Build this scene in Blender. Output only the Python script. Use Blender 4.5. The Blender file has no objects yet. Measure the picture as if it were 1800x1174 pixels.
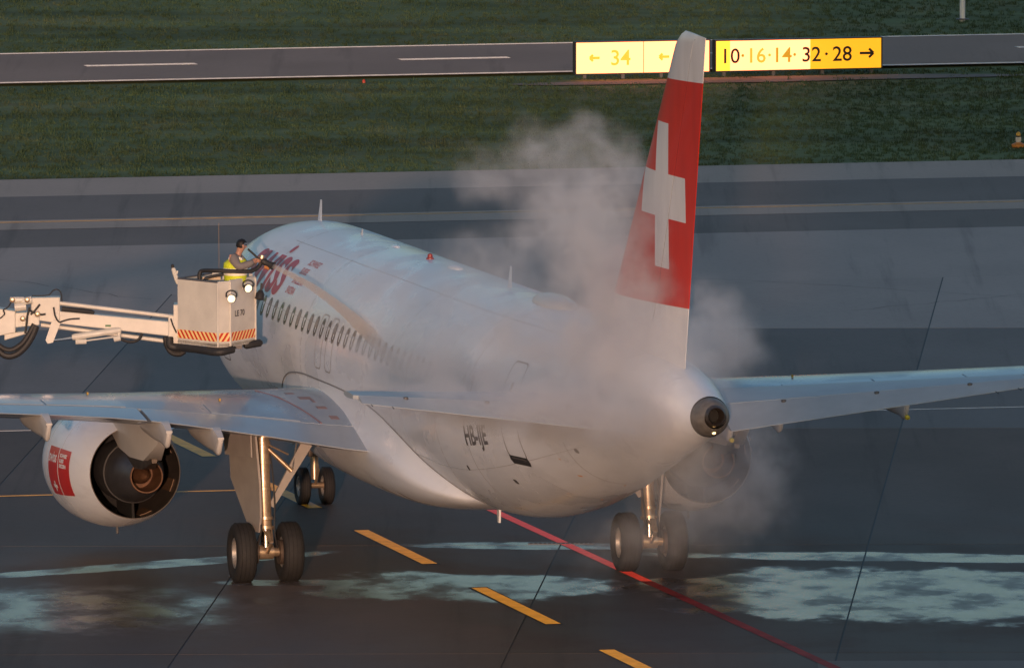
import bpy, bmesh, math, random
import numpy as np
from mathutils import Vector, Matrix
R = math.radians
random.seed(7)
sc = bpy.context.scene
col = sc.collection

# ------------------------------------------------------------------ camera
CAM = (1.037, -244.94, 29.02)
PITCH = 0.0991
cd = bpy.data.cameras.new('camera')
cam = bpy.data.objects.new('camera', cd)
col.objects.link(cam)
cam.location = CAM
cam.rotation_euler = (math.pi/2 - PITCH, 0, 0)
cd.sensor_width = 36.0
cd.lens = 36.0*22502.0/1800.0
cd.clip_start = 1.0
cd.clip_end = 9000.0
sc.camera = cam

# ------------------------------------------------------------------ sky and sun
SUN_EL = 4.3          # degrees above the horizon
SUN_AZ = 1.5          # light travels this many degrees right of +Y
w = bpy.data.worlds.new('World')
sc.world = w
w.use_nodes = True
wn = w.node_tree
bg = wn.nodes['Background']
sky = wn.nodes.new('ShaderNodeTexSky')
sky.sky_type = 'NISHITA'
sky.sun_disc = False
sky.sun_elevation = R(SUN_EL)
sky.sun_rotation = R(180.0+SUN_AZ)
sky.altitude = 430
sky.air_density = 1.0
sky.dust_density = 3.0
sky.ozone_density = 2.2
wn.links.new(sky.outputs[0], bg.inputs[0])
bg.inputs[1].default_value = 0.15
ld = bpy.data.lights.new('sun', 'SUN')
ld.energy = 1.75
ld.angle = R(0.53)
ld.color = (1.0, 0.60, 0.42)
sun = bpy.data.objects.new('sun', ld)
col.objects.link(sun)
ldir = Vector((math.sin(R(SUN_AZ))*math.cos(R(SUN_EL)), math.cos(R(SUN_AZ))*math.cos(R(SUN_EL)), -math.sin(R(SUN_EL))))
sun.rotation_euler = ldir.to_track_quat('-Z', 'Y').to_euler()
sun.location = (0, -60, 60)
sc.view_settings.view_transform = 'Standard'
sc.view_settings.look = 'None'
sc.view_settings.gamma = 1.0
sc.view_settings.exposure = 0.60
sc.cycles.volume_bounces = 3
sc.cycles.max_bounces = 6
sc.cycles.transparent_max_bounces = 16
sc.cycles.volume_step_rate = 1.0
sc.cycles.volume_max_steps = 512
sc.cycles.use_denoising = True

# ------------------------------------------------------------------ helpers
def at(u, v, Y):
    """world point at depth Y on the sight line through photograph pixel (u, v)"""
    F = 22502.0
    a = (u-900)/F; b = (587-v)/F
    cp, sp = math.cos(PITCH), math.sin(PITCH)
    dy = cp+b*sp; dz = -sp+b*cp
    t = (Y-CAM[1])/dy
    return Vector((CAM[0]+a*t, Y, CAM[2]+dz*t))

def lerp(a, b, t): return a+(b-a)*t
def lin(a, b_, n): return [a+(b_-a)*k/(n-1) for k in range(n)]

def interp(xs, ys, x):
    return float(np.interp(x, xs, ys))

def pchip(xs, ys, x):
    """monotone cubic interpolation"""
    xs = list(xs); ys = list(ys); n = len(xs)
    if x <= xs[0]: return ys[0]
    if x >= xs[-1]: return ys[-1]
    h = [xs[i+1]-xs[i] for i in range(n-1)]
    d = [(ys[i+1]-ys[i])/h[i] for i in range(n-1)]
    m = [0]*n
    m[0] = d[0]; m[-1] = d[-1]
    for i in range(1, n-1):
        if d[i-1]*d[i] > 0:
            w1 = 2*h[i]+h[i-1]; w2 = h[i]+2*h[i-1]
            m[i] = (w1+w2)/(w1/d[i-1]+w2/d[i])
    i = max(j for j in range(n-1) if xs[j] <= x)
    t = (x-xs[i])/h[i]
    return ((2*t**3-3*t**2+1)*ys[i]+(t**3-2*t**2+t)*h[i]*m[i] +
            (-2*t**3+3*t**2)*ys[i+1]+(t**3-t**2)*h[i]*m[i+1])

MAT = {}
def mat(name, color=(.5, .5, .5), rough=.5, metal=0.0, spec=.5, coat=0.0, emit=None, estr=0.0,
        noise=None, nscale=5.0, namt=.15, bump=0.0, bscale=40.0, stretch=(1, 1, 1), rvar=0.0):
    if name in MAT: return MAT[name]
    m = bpy.data.materials.new(name); m.use_nodes = True
    nt = m.node_tree; b = nt.nodes['Principled BSDF']
    b.inputs['Base Color'].default_value = (*color, 1)
    b.inputs['Roughness'].default_value = rough
    b.inputs['Metallic'].default_value = metal
    b.inputs['Specular IOR Level'].default_value = spec
    b.inputs['Coat Weight'].default_value = coat
    b.inputs['Coat Roughness'].default_value = .12
    if emit:
        b.inputs['Emission Color'].default_value = (*emit, 1)
        b.inputs['Emission Strength'].default_value = estr
    if noise or bump or rvar:
        tc = nt.nodes.new('ShaderNodeTexCoord'); mp = nt.nodes.new('ShaderNodeMapping')
        mp.inputs['Scale'].default_value = stretch
        nt.links.new(tc.outputs['Object'], mp.inputs[0])
        if noise or rvar:
            n = nt.nodes.new('ShaderNodeTexNoise'); n.inputs['Scale'].default_value = nscale
            n.inputs['Detail'].default_value = 6; n.inputs['Roughness'].default_value = .6
            nt.links.new(mp.outputs[0], n.inputs['Vector'])
        if noise:
            r = nt.nodes.new('ShaderNodeValToRGB')
            r.color_ramp.elements[0].position = .35; r.color_ramp.elements[1].position = .7
            r.color_ramp.elements[0].color = (*[c*(1-namt) for c in color], 1)
            r.color_ramp.elements[1].color = (*(noise if not isinstance(noise, bool) else color), 1)
            nt.links.new(n.outputs[0], r.inputs[0]); nt.links.new(r.outputs[0], b.inputs['Base Color'])
        if rvar:
            mr = nt.nodes.new('ShaderNodeMapRange')
            mr.inputs['From Min'].default_value = .3; mr.inputs['From Max'].default_value = .7
            mr.inputs['To Min'].default_value = max(.02, rough-rvar); mr.inputs['To Max'].default_value = rough+rvar
            nt.links.new(n.outputs[0], mr.inputs[0]); nt.links.new(mr.outputs[0], b.inputs['Roughness'])
        if bump:
            n2 = nt.nodes.new('ShaderNodeTexNoise'); n2.inputs['Scale'].default_value = bscale
            n2.inputs['Detail'].default_value = 4
            nt.links.new(mp.outputs[0], n2.inputs['Vector'])
            bp = nt.nodes.new('ShaderNodeBump'); bp.inputs['Strength'].default_value = bump
            bp.inputs['Distance'].default_value = .05
            nt.links.new(n2.outputs[0], bp.inputs['Height']); nt.links.new(bp.outputs[0], b.inputs['Normal'])
    MAT[name] = m
    return m

def meshobj(name, verts, faces, material, parent=None, smooth=True, angle=None):
    me = bpy.data.meshes.new(name)
    me.from_pydata([tuple(v) for v in verts], [], faces)
    me.validate()
    bm = bmesh.new(); bm.from_mesh(me)
    bmesh.ops.remove_doubles(bm, verts=bm.verts, dist=1e-5)
    bmesh.ops.recalc_face_normals(bm, faces=bm.faces)
    if smooth:
        for f in bm.faces: f.smooth = True
        if angle:
            for e in bm.edges:
                if len(e.link_faces) == 2 and e.calc_face_angle(0) > angle: e.smooth = False
    bm.to_mesh(me); bm.free()
    o = bpy.data.objects.new(name, me); col.objects.link(o)
    if isinstance(material, (list, tuple)):
        for m in material: me.materials.append(m)
    elif material: me.materials.append(material)
    if parent: o.parent = parent
    return o

def tag(o, label=None, cat=None, group=None, kind=None):
    if label: o['label'] = label
    if cat: o['category'] = cat
    if group: o['group'] = group
    if kind: o['kind'] = kind
    return o

def empty(name, loc=(0, 0, 0), rz=0.0):
    o = bpy.data.objects.new(name, None); col.objects.link(o)
    o.location = loc; o.rotation_euler = (0, 0, rz); o.empty_display_size = .3
    return o

class MB:
    """collects simple solids into one mesh"""
    def __init__(s): s.v = []; s.f = []
    def add(s, v, f):
        o = len(s.v); s.v += [tuple(p) for p in v]; s.f += [tuple(i+o for i in q) for q in f]
    def box(s, c, d, rot=None):
        x, y, z = d[0]/2, d[1]/2, d[2]/2
        p = [Vector((i*x, j*y, k*z)) for k in (-1, 1) for j in (-1, 1) for i in (-1, 1)]
        if rot is not None: p = [rot @ q for q in p]
        s.add([q+Vector(c) for q in p], [(0, 2, 3, 1), (4, 5, 7, 6), (0, 1, 5, 4), (2, 6, 7, 3), (0, 4, 6, 2), (1, 3, 7, 5)])
    def tube(s, pts, r, n=10, cap=True):
        pts = [Vector(p) for p in pts]
        rs = r if isinstance(r, (list, tuple)) else [r]*len(pts)
        up = None; rings = []
        for i, p in enumerate(pts):
            d = (pts[min(i+1, len(pts)-1)]-pts[max(i-1, 0)]).normalized()
            if up is None:
                up = Vector((0, 0, 1)) if abs(d.z) < .9 else Vector((0, 1, 0))
            a = d.cross(up).normalized(); b = a.cross(d).normalized(); up = b
            rings.append([p+(a*math.cos(2*math.pi*k/n)+b*math.sin(2*math.pi*k/n))*rs[i] for k in range(n)])
        v = [q for g in rings for q in g]; f = []
        for i in range(len(rings)-1):
            for k in range(n):
                f.append((i*n+k, i*n+(k+1) % n, (i+1)*n+(k+1) % n, (i+1)*n+k))
        if cap:
            f.append(tuple(range(n))[::-1]); f.append(tuple((len(rings)-1)*n+k for k in range(n)))
        s.add(v, f)
    def lathe(s, prof, origin, axis, n=40, closed=False, ref=None):
        """prof: (along axis, radius)"""
        ax = Vector(axis).normalized(); o = Vector(origin)
        up = Vector((0, 0, 1)) if abs(ax.z) < .9 else Vector((1, 0, 0))
        a = ax.cross(up).normalized(); b = a.cross(ax)
        v = []; f = []
        for (t, r) in prof:
            for k in range(n):
                an = 2*math.pi*k/n
                v.append(o+ax*t+(a*math.cos(an)+b*math.sin(an))*max(r, 1e-4))
        m = len(prof)
        for i in range(m if closed else m-1):
            j = (i+1) % m
            for k in range(n):
                f.append((i*n+k, i*n+(k+1) % n, j*n+(k+1) % n, j*n+k))
        s.add(v, f)
    def prism(s, poly, ext):
        """polygon points (3D), extruded by vector ext"""
        n = len(poly); e = Vector(ext)
        v = [Vector(p) for p in poly]+[Vector(p)+e for p in poly]
        f = [tuple(range(n))[::-1], tuple(range(n, 2*n))]
        for k in range(n): f.append((k, (k+1) % n, n+(k+1) % n, n+k))
        s.add(v, f)
    def build(s, name, material, parent=None, smooth=True, angle=R(40)):
        return meshobj(name, s.v, s.f, material, parent, smooth, angle)

def arc_pts(pts, sub=8):
    """Catmull-Rom through points"""
    P = [Vector(p) for p in pts]; P = [P[0]*2-P[1]]+P+[P[-1]*2-P[-2]]
    out = []
    for i in range(1, len(P)-2):
        for k in range(sub):
            t = k/sub
            a, b, c, d = P[i-1:i+3]
            out.append(.5*((2*b)+(c-a)*t+(2*a-5*b+4*c-d)*t*t+(-a+3*b-3*c+d)*t**3))
    out.append(P[-2]); return out

def text_mesh(string, size=1.0, shear=0.0, cut=.08, spacing=1.0, bold=0.0, align='LEFT'):
    """flat text triangles in the xy plane as (verts, faces), cut into horizontal and vertical bands so it can be bent"""
    cu = bpy.data.curves.new('txt', 'FONT'); cu.body = string; cu.size = size; cu.shear = shear
    cu.space_character = spacing; cu.offset = bold; cu.resolution_u = 4; cu.align_x = align
    o = bpy.data.objects.new('txt', cu); col.objects.link(o)
    bpy.context.view_layer.update()
    dg = bpy.context.evaluated_depsgraph_get()
    me = bpy.data.meshes.new_from_object(o.evaluated_get(dg))
    bm = bmesh.new(); bm.from_mesh(me)
    if cut and len(bm.verts):
        for ax in (0, 1):
            lo = min(v.co[ax] for v in bm.verts); hi = max(v.co[ax] for v in bm.verts)
            t = lo+cut
            while t < hi:
                no = Vector((0, 0, 0)); no[ax] = 1; co = Vector((0, 0, 0)); co[ax] = t
                bmesh.ops.bisect_plane(bm, geom=bm.verts[:]+bm.edges[:]+bm.faces[:], plane_co=co, plane_no=no)
                t += cut
    bm.verts.ensure_lookup_table(); bm.verts.index_update()
    v = [p.co.copy() for p in bm.verts]; f = [tuple(q.index for q in fc.verts) for fc in bm.faces]
    bm.free()
    bpy.data.objects.remove(o); bpy.data.curves.remove(cu); bpy.data.meshes.remove(me)
    return v, f

# ------------------------------------------------------------------ ground materials
def ground_nodes(name, base, var, rough=.8, wet=False, nscale=.25, slab=False, bump=.15, stain=.5):
    m = bpy.data.materials.new(name); m.use_nodes = True; MAT[name] = m
    nt = m.node_tree; N = nt.nodes; Lk = nt.links; b = N['Principled BSDF']
    geo = N.new('ShaderNodeNewGeometry')
    def noise(scale, detail, stretch=(1, 1, 1), rough_=.55):
        mp = N.new('ShaderNodeMapping'); mp.inputs['Scale'].default_value = stretch
        Lk.new(geo.outputs['Position'], mp.inputs[0])
        n = N.new('ShaderNodeTexNoise'); n.inputs['Scale'].default_value = scale
        n.inputs['Detail'].default_value = detail; n.inputs['Roughness'].default_value = rough_
        Lk.new(mp.outputs[0], n.inputs['Vector']); return n.outputs[0]
    def math_(op, a, c=None, clamp=False):
        x = N.new('ShaderNodeMath'); x.operation = op; x.use_clamp = clamp
        for i, q in enumerate((a, c)):
            if q is None: continue
            if isinstance(q, (int, float)): x.inputs[i].default_value = q
            else: Lk.new(q, x.inputs[i])
        return x.outputs[0]
    def ss(x, lo, hi):
        r = N.new('ShaderNodeMapRange'); r.interpolation_type = 'SMOOTHSTEP'
        r.inputs['From Min'].default_value = lo; r.inputs['From Max'].default_value = hi
        Lk.new(x, r.inputs[0]); return r.outputs[0]
    def mixc(f, a, c):
        x = N.new('ShaderNodeMix'); x.data_type = 'RGBA'
        if isinstance(f, (int, float)): x.inputs[0].default_value = f
        else: Lk.new(f, x.inputs[0])
        for i, q in ((6, a), (7, c)):
            if isinstance(q, tuple): x.inputs[i].default_value = (*q, 1)
            else: Lk.new(q, x.inputs[i])
        return x.outputs[2]
    if 'Diffuse Roughness' in b.inputs: b.inputs['Diffuse Roughness'].default_value = .03
    n1 = noise(nscale, 6, (1, .45, 1)); n2 = noise(6.0, 4)
    big = noise(.06, 4, (1, .5, 1))
    c = mixc(ss(n1, .35, .65), base, var)
    c = mixc(math_('MULTIPLY', ss(n2, .45, .8), .25), c, tuple(q*.6 for q in base))
    c = mixc(math_('MULTIPLY', ss(big, .5, .7), stain), c, tuple(q*.62 for q in base))
    trk = noise(.9, 5, (1.6, .05, 1), .6)
    c = mixc(math_('MULTIPLY', ss(trk, .54, .72), .5), c, tuple(q*.55 for q in base))
    if slab:
        oi = N.new('ShaderNodeObjectInfo')
        f = math_('ADD', math_('MULTIPLY', oi.outputs['Random'], .34), .83)
        x = N.new('ShaderNodeMix'); x.data_type = 'RGBA'; x.blend_type = 'MULTIPLY'; x.inputs[0].default_value = 1
        Lk.new(c, x.inputs[6]); cc = N.new('ShaderNodeCombineColor')
        for i in range(3): Lk.new(f, cc.inputs[i])
        Lk.new(cc.outputs[0], x.inputs[7]); c = x.outputs[2]
    bp = N.new('ShaderNodeBump'); bp.inputs['Strength'].default_value = bump; bp.inputs['Distance'].default_value = .02
    nb = noise(25, 4)
    Lk.new(nb, bp.inputs['Height'])
    if not wet:
        Lk.new(c, b.inputs['Base Color']); b.inputs['Roughness'].default_value = rough
        Lk.new(bp.outputs[0], b.inputs['Normal'])
        b.inputs['Specular IOR Level'].default_value = .3
        return m
    # wet film: pools with sharp outlines inside a damp zone
    sx = N.new('ShaderNodeSeparateXYZ'); Lk.new(geo.outputs['Position'], sx.inputs[0])
    X, Y = sx.outputs[0], sx.outputs[1]
    pn = noise(.30, 5, (.9, .75, 1), .6); pn2 = noise(.5, 5, (.8, .6, 1), .6)
    fine = noise(1.1, 6, (.8, .55, 1), .6); foam = noise(2.6, 6, (.7, .5, 1), .7)
    def pond(cx, cy, rx, ry, slope, amp, lo, hi, famp=.35):
        dx = math_('SUBTRACT', X, cx)
        dy = math_('SUBTRACT', math_('SUBTRACT', Y, cy), math_('MULTIPLY', dx, slope))
        ex = math_('POWER', math_('ABSOLUTE', math_('DIVIDE', dx, rx)), 2.0); ey = math_('POWER', math_('ABSOLUTE', math_('DIVIDE', dy, ry)), 2.0)
        q = math_('SUBTRACT', 1.0, math_('SQRT', math_('ADD', ex, ey)))
        q = math_('ADD', q, math_('MULTIPLY', math_('SUBTRACT', pn, .5), amp))
        q = math_('ADD', q, math_('MULTIPLY', math_('SUBTRACT', fine, .5), famp))
        return ss(q, lo, hi)
    ponds = [(8.6, -3.0, 5.2, 5.0, .0, 1.2, .06, .24, .7), (14.0, -2.5, 5.0, 4.5, .0, .9, .05, .24, .7), (-.2, -1.9, 3.6, 2.9, .0, 1.3, .08, .30, .7), (-6.9, -5.6, 4.4, 5.4, .1, 1.1, .0, .75, .6), (-14, -4.5, 5, 5, 0, 1, .1, .4, .5),
             (-5.8, 1.8, 4.2, .75, .62, .8, .1, .3, .5), (1.6, 4.9, 3.6, .75, -.05, .9, .1, .3, .5), (8.5, 3.0, 5.5, .95, -.10, .9, .1, .3, .5), (-3.0, -1.2, 2.2, .7, 0, 1.0, .1, .3, .5), (4.6, -1.6, 2.0, 1.6, 0, 1.2, .2, .4, .5)]
    pool = None
    for p_ in ponds:
        q_ = pond(*p_); pool = q_ if pool is None else math_('MAXIMUM', pool, q_)
    pool = math_('MULTIPLY', pool, math_('ADD', .36, math_('MULTIPLY', ss(fine, .34, .58), .50)))
    damp = math_('MULTIPLY', ss(math_('MULTIPLY', Y, -1), -22, 2), ss(pn2, .2, .6))
    c2 = mixc(math_('MULTIPLY', damp, .45), c, tuple(q*.45 for q in base))
    c2 = mixc(math_('MULTIPLY', pool, .75), c2, tuple(q*.35 for q in base))
    c2 = mixc(math_('MULTIPLY', pool, ss(foam, .40, .68)), c2, (.25, .235, .25))
    Lk.new(c2, b.inputs['Base Color'])
    rr = math_('SUBTRACT', rough, math_('MULTIPLY', damp, rough-.52))
    rx = N.new('ShaderNodeMix'); rx.data_type = 'FLOAT'
    Lk.new(pool, rx.inputs[0]); Lk.new(rr, rx.inputs[2]); rx.inputs[3].default_value = .10
    Lk.new(rx.outputs[0], b.inputs['Roughness'])
    sp = N.new('ShaderNodeMix'); sp.data_type = 'FLOAT'
    Lk.new(math_('MAXIMUM', pool, math_('MULTIPLY', damp, .08)), sp.inputs[0]); sp.inputs[2].default_value = .08; sp.inputs[3].default_value = .33
    Lk.new(sp.outputs[0], b.inputs['Specular IOR Level'])
    st = math_('MULTIPLY', math_('SUBTRACT', 1.0, pool), bump)
    st = math_('ADD', st, math_('ADD', .02, math_('MULTIPLY', pool, .13)))
    Lk.new(st, bp.inputs['Strength'])
    Lk.new(bp.outputs[0], b.inputs['Normal'])
    return m

CONC = (.162, .122, .100)
m_slab = ground_nodes('concrete_slab', CONC, (.195, .147, .122), rough=.72, wet=True, slab=True)
m_apron = ground_nodes('concrete_apron', CONC, (.195, .147, .122), rough=.72, wet=True)
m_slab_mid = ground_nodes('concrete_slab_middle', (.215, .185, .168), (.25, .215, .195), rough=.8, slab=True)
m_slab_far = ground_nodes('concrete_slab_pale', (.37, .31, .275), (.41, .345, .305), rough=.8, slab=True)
m_should = ground_nodes('concrete_shoulder', (.45, .37, .305), (.49, .40, .335), rough=.85)
m_asph = ground_nodes('asphalt_dark', (.21, .175, .152), (.24, .20, .175), rough=.8)
m_road = ground_nodes('asphalt_taxiway', (.34, .24, .185), (.38, .27, .21), rough=.85)
m_soil = ground_nodes('bare_soil', (.19, .17, .145), (.25, .22, .185), rough=.95)
m_tar = mat('joint_tar', (.02, .02, .022), .6)
def paint(name, c, amt=.35, sc_=3.0, rough=.55):
    m = mat(name, c, rough, noise=True, nscale=sc_, namt=amt, bump=.1, bscale=30)
    if 'Diffuse Roughness' in m.node_tree.nodes['Principled BSDF'].inputs: m.node_tree.nodes['Principled BSDF'].inputs['Diffuse Roughness'].default_value = 1.0
    return m
m_yel = paint('yellow_paint', (.85, .43, .03), .3)
m_red = paint('red_paint', (.80, .06, .035), .25)
m_wht = paint('white_paint', (.72, .70, .66))
m_blk = mat('black_paint', (.03, .03, .032), .6)

def grass_mat(name, a, bcol, ccol):
    m = bpy.data.materials.new(name); m.use_nodes = True; MAT[name] = m
    nt = m.node_tree; N = nt.nodes; Lk = nt.links; b = N['Principled BSDF']
    geo = N.new('ShaderNodeNewGeometry'); mp = N.new('ShaderNodeMapping'); mp.inputs['Scale'].default_value = (1, .45, 1)
    Lk.new(geo.outputs['Position'], mp.inputs[0])
    n = N.new('ShaderNodeTexNoise'); n.inputs['Scale'].default_value = .35; n.inputs['Detail'].default_value = 8; n.inputs['Roughness'].default_value = .7
    Lk.new(mp.outputs[0], n.inputs['Vector'])
    r = N.new('ShaderNodeValToRGB'); e = r.color_ramp.elements
    e[0].position = .3; e[0].color = (*a, 1); e[1].position = .72; e[1].color = (*ccol, 1)
    x = e.new(.52); x.color = (*bcol, 1)
    Lk.new(n.outputs[0], r.inputs[0])
    n2 = N.new('ShaderNodeTexNoise'); n2.inputs['Scale'].default_value = 9; n2.inputs['Detail'].default_value = 5
    Lk.new(geo.outputs['Position'], n2.inputs['Vector'])
    mx = N.new('ShaderNodeMix'); mx.data_type = 'RGBA'; mx.blend_type = 'MULTIPLY'; mx.inputs[0].default_value = .4
    mr = N.new('ShaderNodeMapRange'); mr.inputs['From Min'].default_value = .3; mr.inputs['From Max'].default_value = .7
    mr.inputs['To Min'].default_value = .55; mr.inputs['To Max'].default_value = 1.25
    Lk.new(n2.outputs[0], mr.inputs[0]); cc = N.new('ShaderNodeCombineColor')
    for i in range(3): Lk.new(mr.outputs[0], cc.inputs[i])
    Lk.new(r.outputs[0], mx.inputs[6]); Lk.new(cc.outputs[0], mx.inputs[7])
    n3 = N.new('ShaderNodeTexNoise'); n3.inputs['Scale'].default_value = .16; n3.inputs['Detail'].default_value = 5; n3.inputs['Roughness'].default_value = .65
    mp3 = N.new('ShaderNodeMapping'); mp3.inputs['Scale'].default_value = (.5, 2.2, 1); mp3.inputs['Rotation'].default_value = (0, 0, -.23)
    Lk.new(geo.outputs['Position'], mp3.inputs[0]); Lk.new(mp3.outputs[0], n3.inputs['Vector'])
    r3 = N.new('ShaderNodeMapRange'); r3.inputs['From Min'].default_value = .38; r3.inputs['From Max'].default_value = .62; r3.inputs['To Min'].default_value = .72; r3.inputs['To Max'].default_value = 1.25
    Lk.new(n3.outputs[0], r3.inputs[0]); c3 = N.new('ShaderNodeCombineColor')
    for i in range(3): Lk.new(r3.outputs[0], c3.inputs[i])
    m3 = N.new('ShaderNodeMix'); m3.data_type = 'RGBA'; m3.blend_type = 'MULTIPLY'; m3.inputs[0].default_value = 1
    Lk.new(mx.outputs[2], m3.inputs[6]); Lk.new(c3.outputs[0], m3.inputs[7])
    Lk.new(m3.outputs[2], b.inputs['Base Color'])
    if 'Diffuse Roughness' in b.inputs: b.inputs['Diffuse Roughness'].default_value = .03
    b.inputs['Roughness'].default_value = .9; b.inputs['Specular IOR Level'].default_value = .15
    bp = N.new('ShaderNodeBump'); bp.inputs['Strength'].default_value = .5; bp.inputs['Distance'].default_value = .06
    Lk.new(n2.outputs[0], bp.inputs['Height']); Lk.new(bp.outputs[0], b.inputs['Normal'])
    return m
m_turf = grass_mat('turf', (.115, .155, .068), (.146, .186, .082), (.205, .205, .10))
m_blade = grass_mat('grass_blade', (.050, .086, .040), (.066, .102, .048), (.090, .108, .058))

# ------------------------------------------------------------------ ground geometry
SL = .232       # taxiway strips run with this slope in the ground plane
def strip(name, y0, y1, material, z, x0=-220, x1=220, parent=None, slope=SL):
    nseg = 1
    v = [(x0, y0+slope*x0, z), (x1, y0+slope*x1, z), (x1, y1+slope*x1, z), (x0, y1+slope*x0, z)]
    return meshobj(name, v, [(0, 1, 2, 3)], material, parent, smooth=False)
def quadline(name, p, q, wd, material, z, parent):
    p = Vector((*p, z)); q = Vector((*q, z)); d = (q-p).normalized(); n = Vector((-d.y, d.x, 0))*wd/2
    return meshobj(name, [p-n, q-n, q+n, p+n], [(0, 1, 2, 3)], material, parent, smooth=False)

ground = meshobj('ground', [(-4000, -4000, -.08), (4000, -4000, -.08), (4000, 4000, -.08), (-4000, 4000, -.08)], [(0, 1, 2, 3)], m_turf, smooth=False)
tag(ground, 'dark green airfield turf reaching out beyond the taxiways', 'ground', kind='structure')
apron = strip('apron', -330, 70.9, m_apron, -.03)
tag(apron, 'wet grey concrete apron under the airliner', 'apron', kind='structure')
should = strip('taxiway_shoulder', 85.3, 90.4, m_should, -.004)
tag(should, 'pale concrete taxiway shoulder beside the grass strip', 'shoulder', kind='structure')
twy = strip('taxiway', 70.9, 85.3, m_asph, -.004)
tag(twy, 'dark asphalt taxiway with thin yellow centre line behind the airliner', 'taxiway', kind='structure')
strip('centre_strip', 75.8, 78.4, m_should, .002, parent=twy)
strip('yellow_centre_line', 77.75, 78.02, paint('worn_yellow_paint', (.42, .25, .05), .5), .006, parent=twy)
SLF = .255
road = strip('far_taxiway', 122.5, 133.7, m_road, -.004, slope=SLF)
tag(road, 'brownish asphalt road with white edge lines beyond the grass', 'road', kind='structure')
strip('white_edge_line', 133.35, 133.75, m_wht, .004, parent=road, slope=SLF)
strip('white_edge_line', 122.55, 122.95, m_wht, .004, parent=road, slope=SLF)
for k in range(-6, 7):
    xa = -11.35+k*9.1
    y_ = lambda x: 128.4+.26*x
    quadline('white_dash', (xa, y_(xa)), (xa+3.2, y_(xa+3.2)), .55, m_wht, .004, road)

# turf strips stand a little proud of the ground sheet
def blob_poly(cx, cy, rx, ry, n=60, seed=1, rot=0.0, amp=.25):
    rnd = random.Random(seed); ph = [rnd.uniform(0, 6.28) for _ in range(6)]
    out = []
    for k in range(n):
        a = 2*math.pi*k/n
        r = 1+amp*sum(math.sin((j+2)*a+ph[j])/(j+1.5) for j in range(6))
        x, y = rx*r*math.cos(a), ry*r*math.sin(a)
        out.append((cx+x*math.cos(rot)-y*math.sin(rot), cy+x*math.sin(rot)+y*math.cos(rot)))
    return out
soil = meshobj('soil_patch', [(x, y, -.05) for x, y in blob_poly(8.6, 120.4+.9, 6.8, 1.0, 90, 3, math.atan(SLF), .18)], [tuple(range(90))], m_soil, smooth=False)
tag(soil, 'pale bare soil along the foot of the yellow signs', 'soil', kind='structure')

# concrete slabs, one object each, with tarred joints between
slab_zone = [(-30, -32), (30, -32), (30, 66), (-30, 66)]
tarv = [(-70, -34, -.012), (70, -34, -.012), (70, 64, -.012), (-70, 64, -.012)]
tar = meshobj('joint_tar', tarv, [(0, 1, 2, 3)], m_tar, apron, smooth=False)
ycuts = [-34, -12.2, 5.0, 26.5, 48.2, 66]
for j in range(len(ycuts)-1):
    for i in range(-6, 6):
        xa = 1.69+6.05*i; xb = xa+6.05
        g = .016
        def P(x, y): return (x+.06*y, y+.02*x, 0)
        a = P(xa+g, ycuts[j]+g); b_ = P(xb-g, ycuts[j]+g); c_ = P(xb-g, ycuts[j+1]-g); d_ = P(xa+g, ycuts[j+1]-g)
        t = [a, b_, c_, d_]
        v = t+[(p[0], p[1], -.011) for p in t]
        meshobj('slab', v, [(0, 1, 2, 3), (0, 4, 5, 1), (1, 5, 6, 2), (2, 6, 7, 3), (3, 7, 4, 0)], (m_slab, m_slab, m_slab, m_slab_mid, m_slab_far)[j], apron, smooth=False)

eg = strip('apron_edge', 58, 70.9, m_slab_far, .0015, parent=apron)

# paint on the apron
DX = -.2465
def dashline(x_at0, ya, yb, wd, m, name, z=.004):
    return quadline(name, (x_at0+DX*ya, ya), (x_at0+DX*yb, yb), wd, m, z, apron)
for k in range(-3, 3):
    y1 = 7.56+9.6*k; y0 = y1-5.7
    dashline(-.22+.12, y0-.12, y1+.12, .38, m_blk, 'dash_border', .004)
    dashline(-.22+.12, y0, y1, .30, m_yel, 'yellow_dash', .008)
dashline(3.38, -1.0, 14.5, .22, m_red, 'red_line', .006)
dashline(3.38, -60, -1.02, .22, mat('wet_red_paint', (.52, .04, .03), .6, spec=.15, noise=True, nscale=1.5, namt=.5), 'red_line', .006)
def slantline(y0, xa, xb, wd, m, name, slope=.225):
    return quadline(name, (xa, y0+slope*xa), (xb, y0+slope*xb), wd, m, .004, apron)
slantline(15.75, -40, -3.6, .16, m_yel, 'yellow_line')
slantline(28.25, -60, 60, .14, m_wht, 'white_line')
rk = random.Random(3)
for (xa, ya, xb, yb) in ((-12.5, 62, -7.5, 55), (5.2, 60.5, 13.5, 55.5), (-9.5, 53, -4.2, 50.5), (9.0, 52.5, 15.0, 58)):
    n_ = 14; pts = []
    for k in range(n_+1):
        t = k/n_; pts.append(Vector((lerp(xa, xb, t)+rk.uniform(-.12, .12), lerp(ya, yb, t)+rk.uniform(-.25, .25), .0062)))
    vv = []; ff = []
    for k, p in enumerate(pts):
        dd = (pts[min(k+1, n_)]-pts[max(k-1, 0)]).normalized(); nn = Vector((-dd.y, dd.x, 0))*rk.uniform(.006, .016)
        vv += [p-nn, p+nn]
        if k: ff.append((2*k-2, 2*k-1, 2*k+1, 2*k))
    meshobj('sealed_crack', vv, ff, m_tar, apron, smooth=False)
m_patch = ground_nodes('repair_patch', (.20, .175, .155), (.235, .205, .18), rough=.7)
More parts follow.
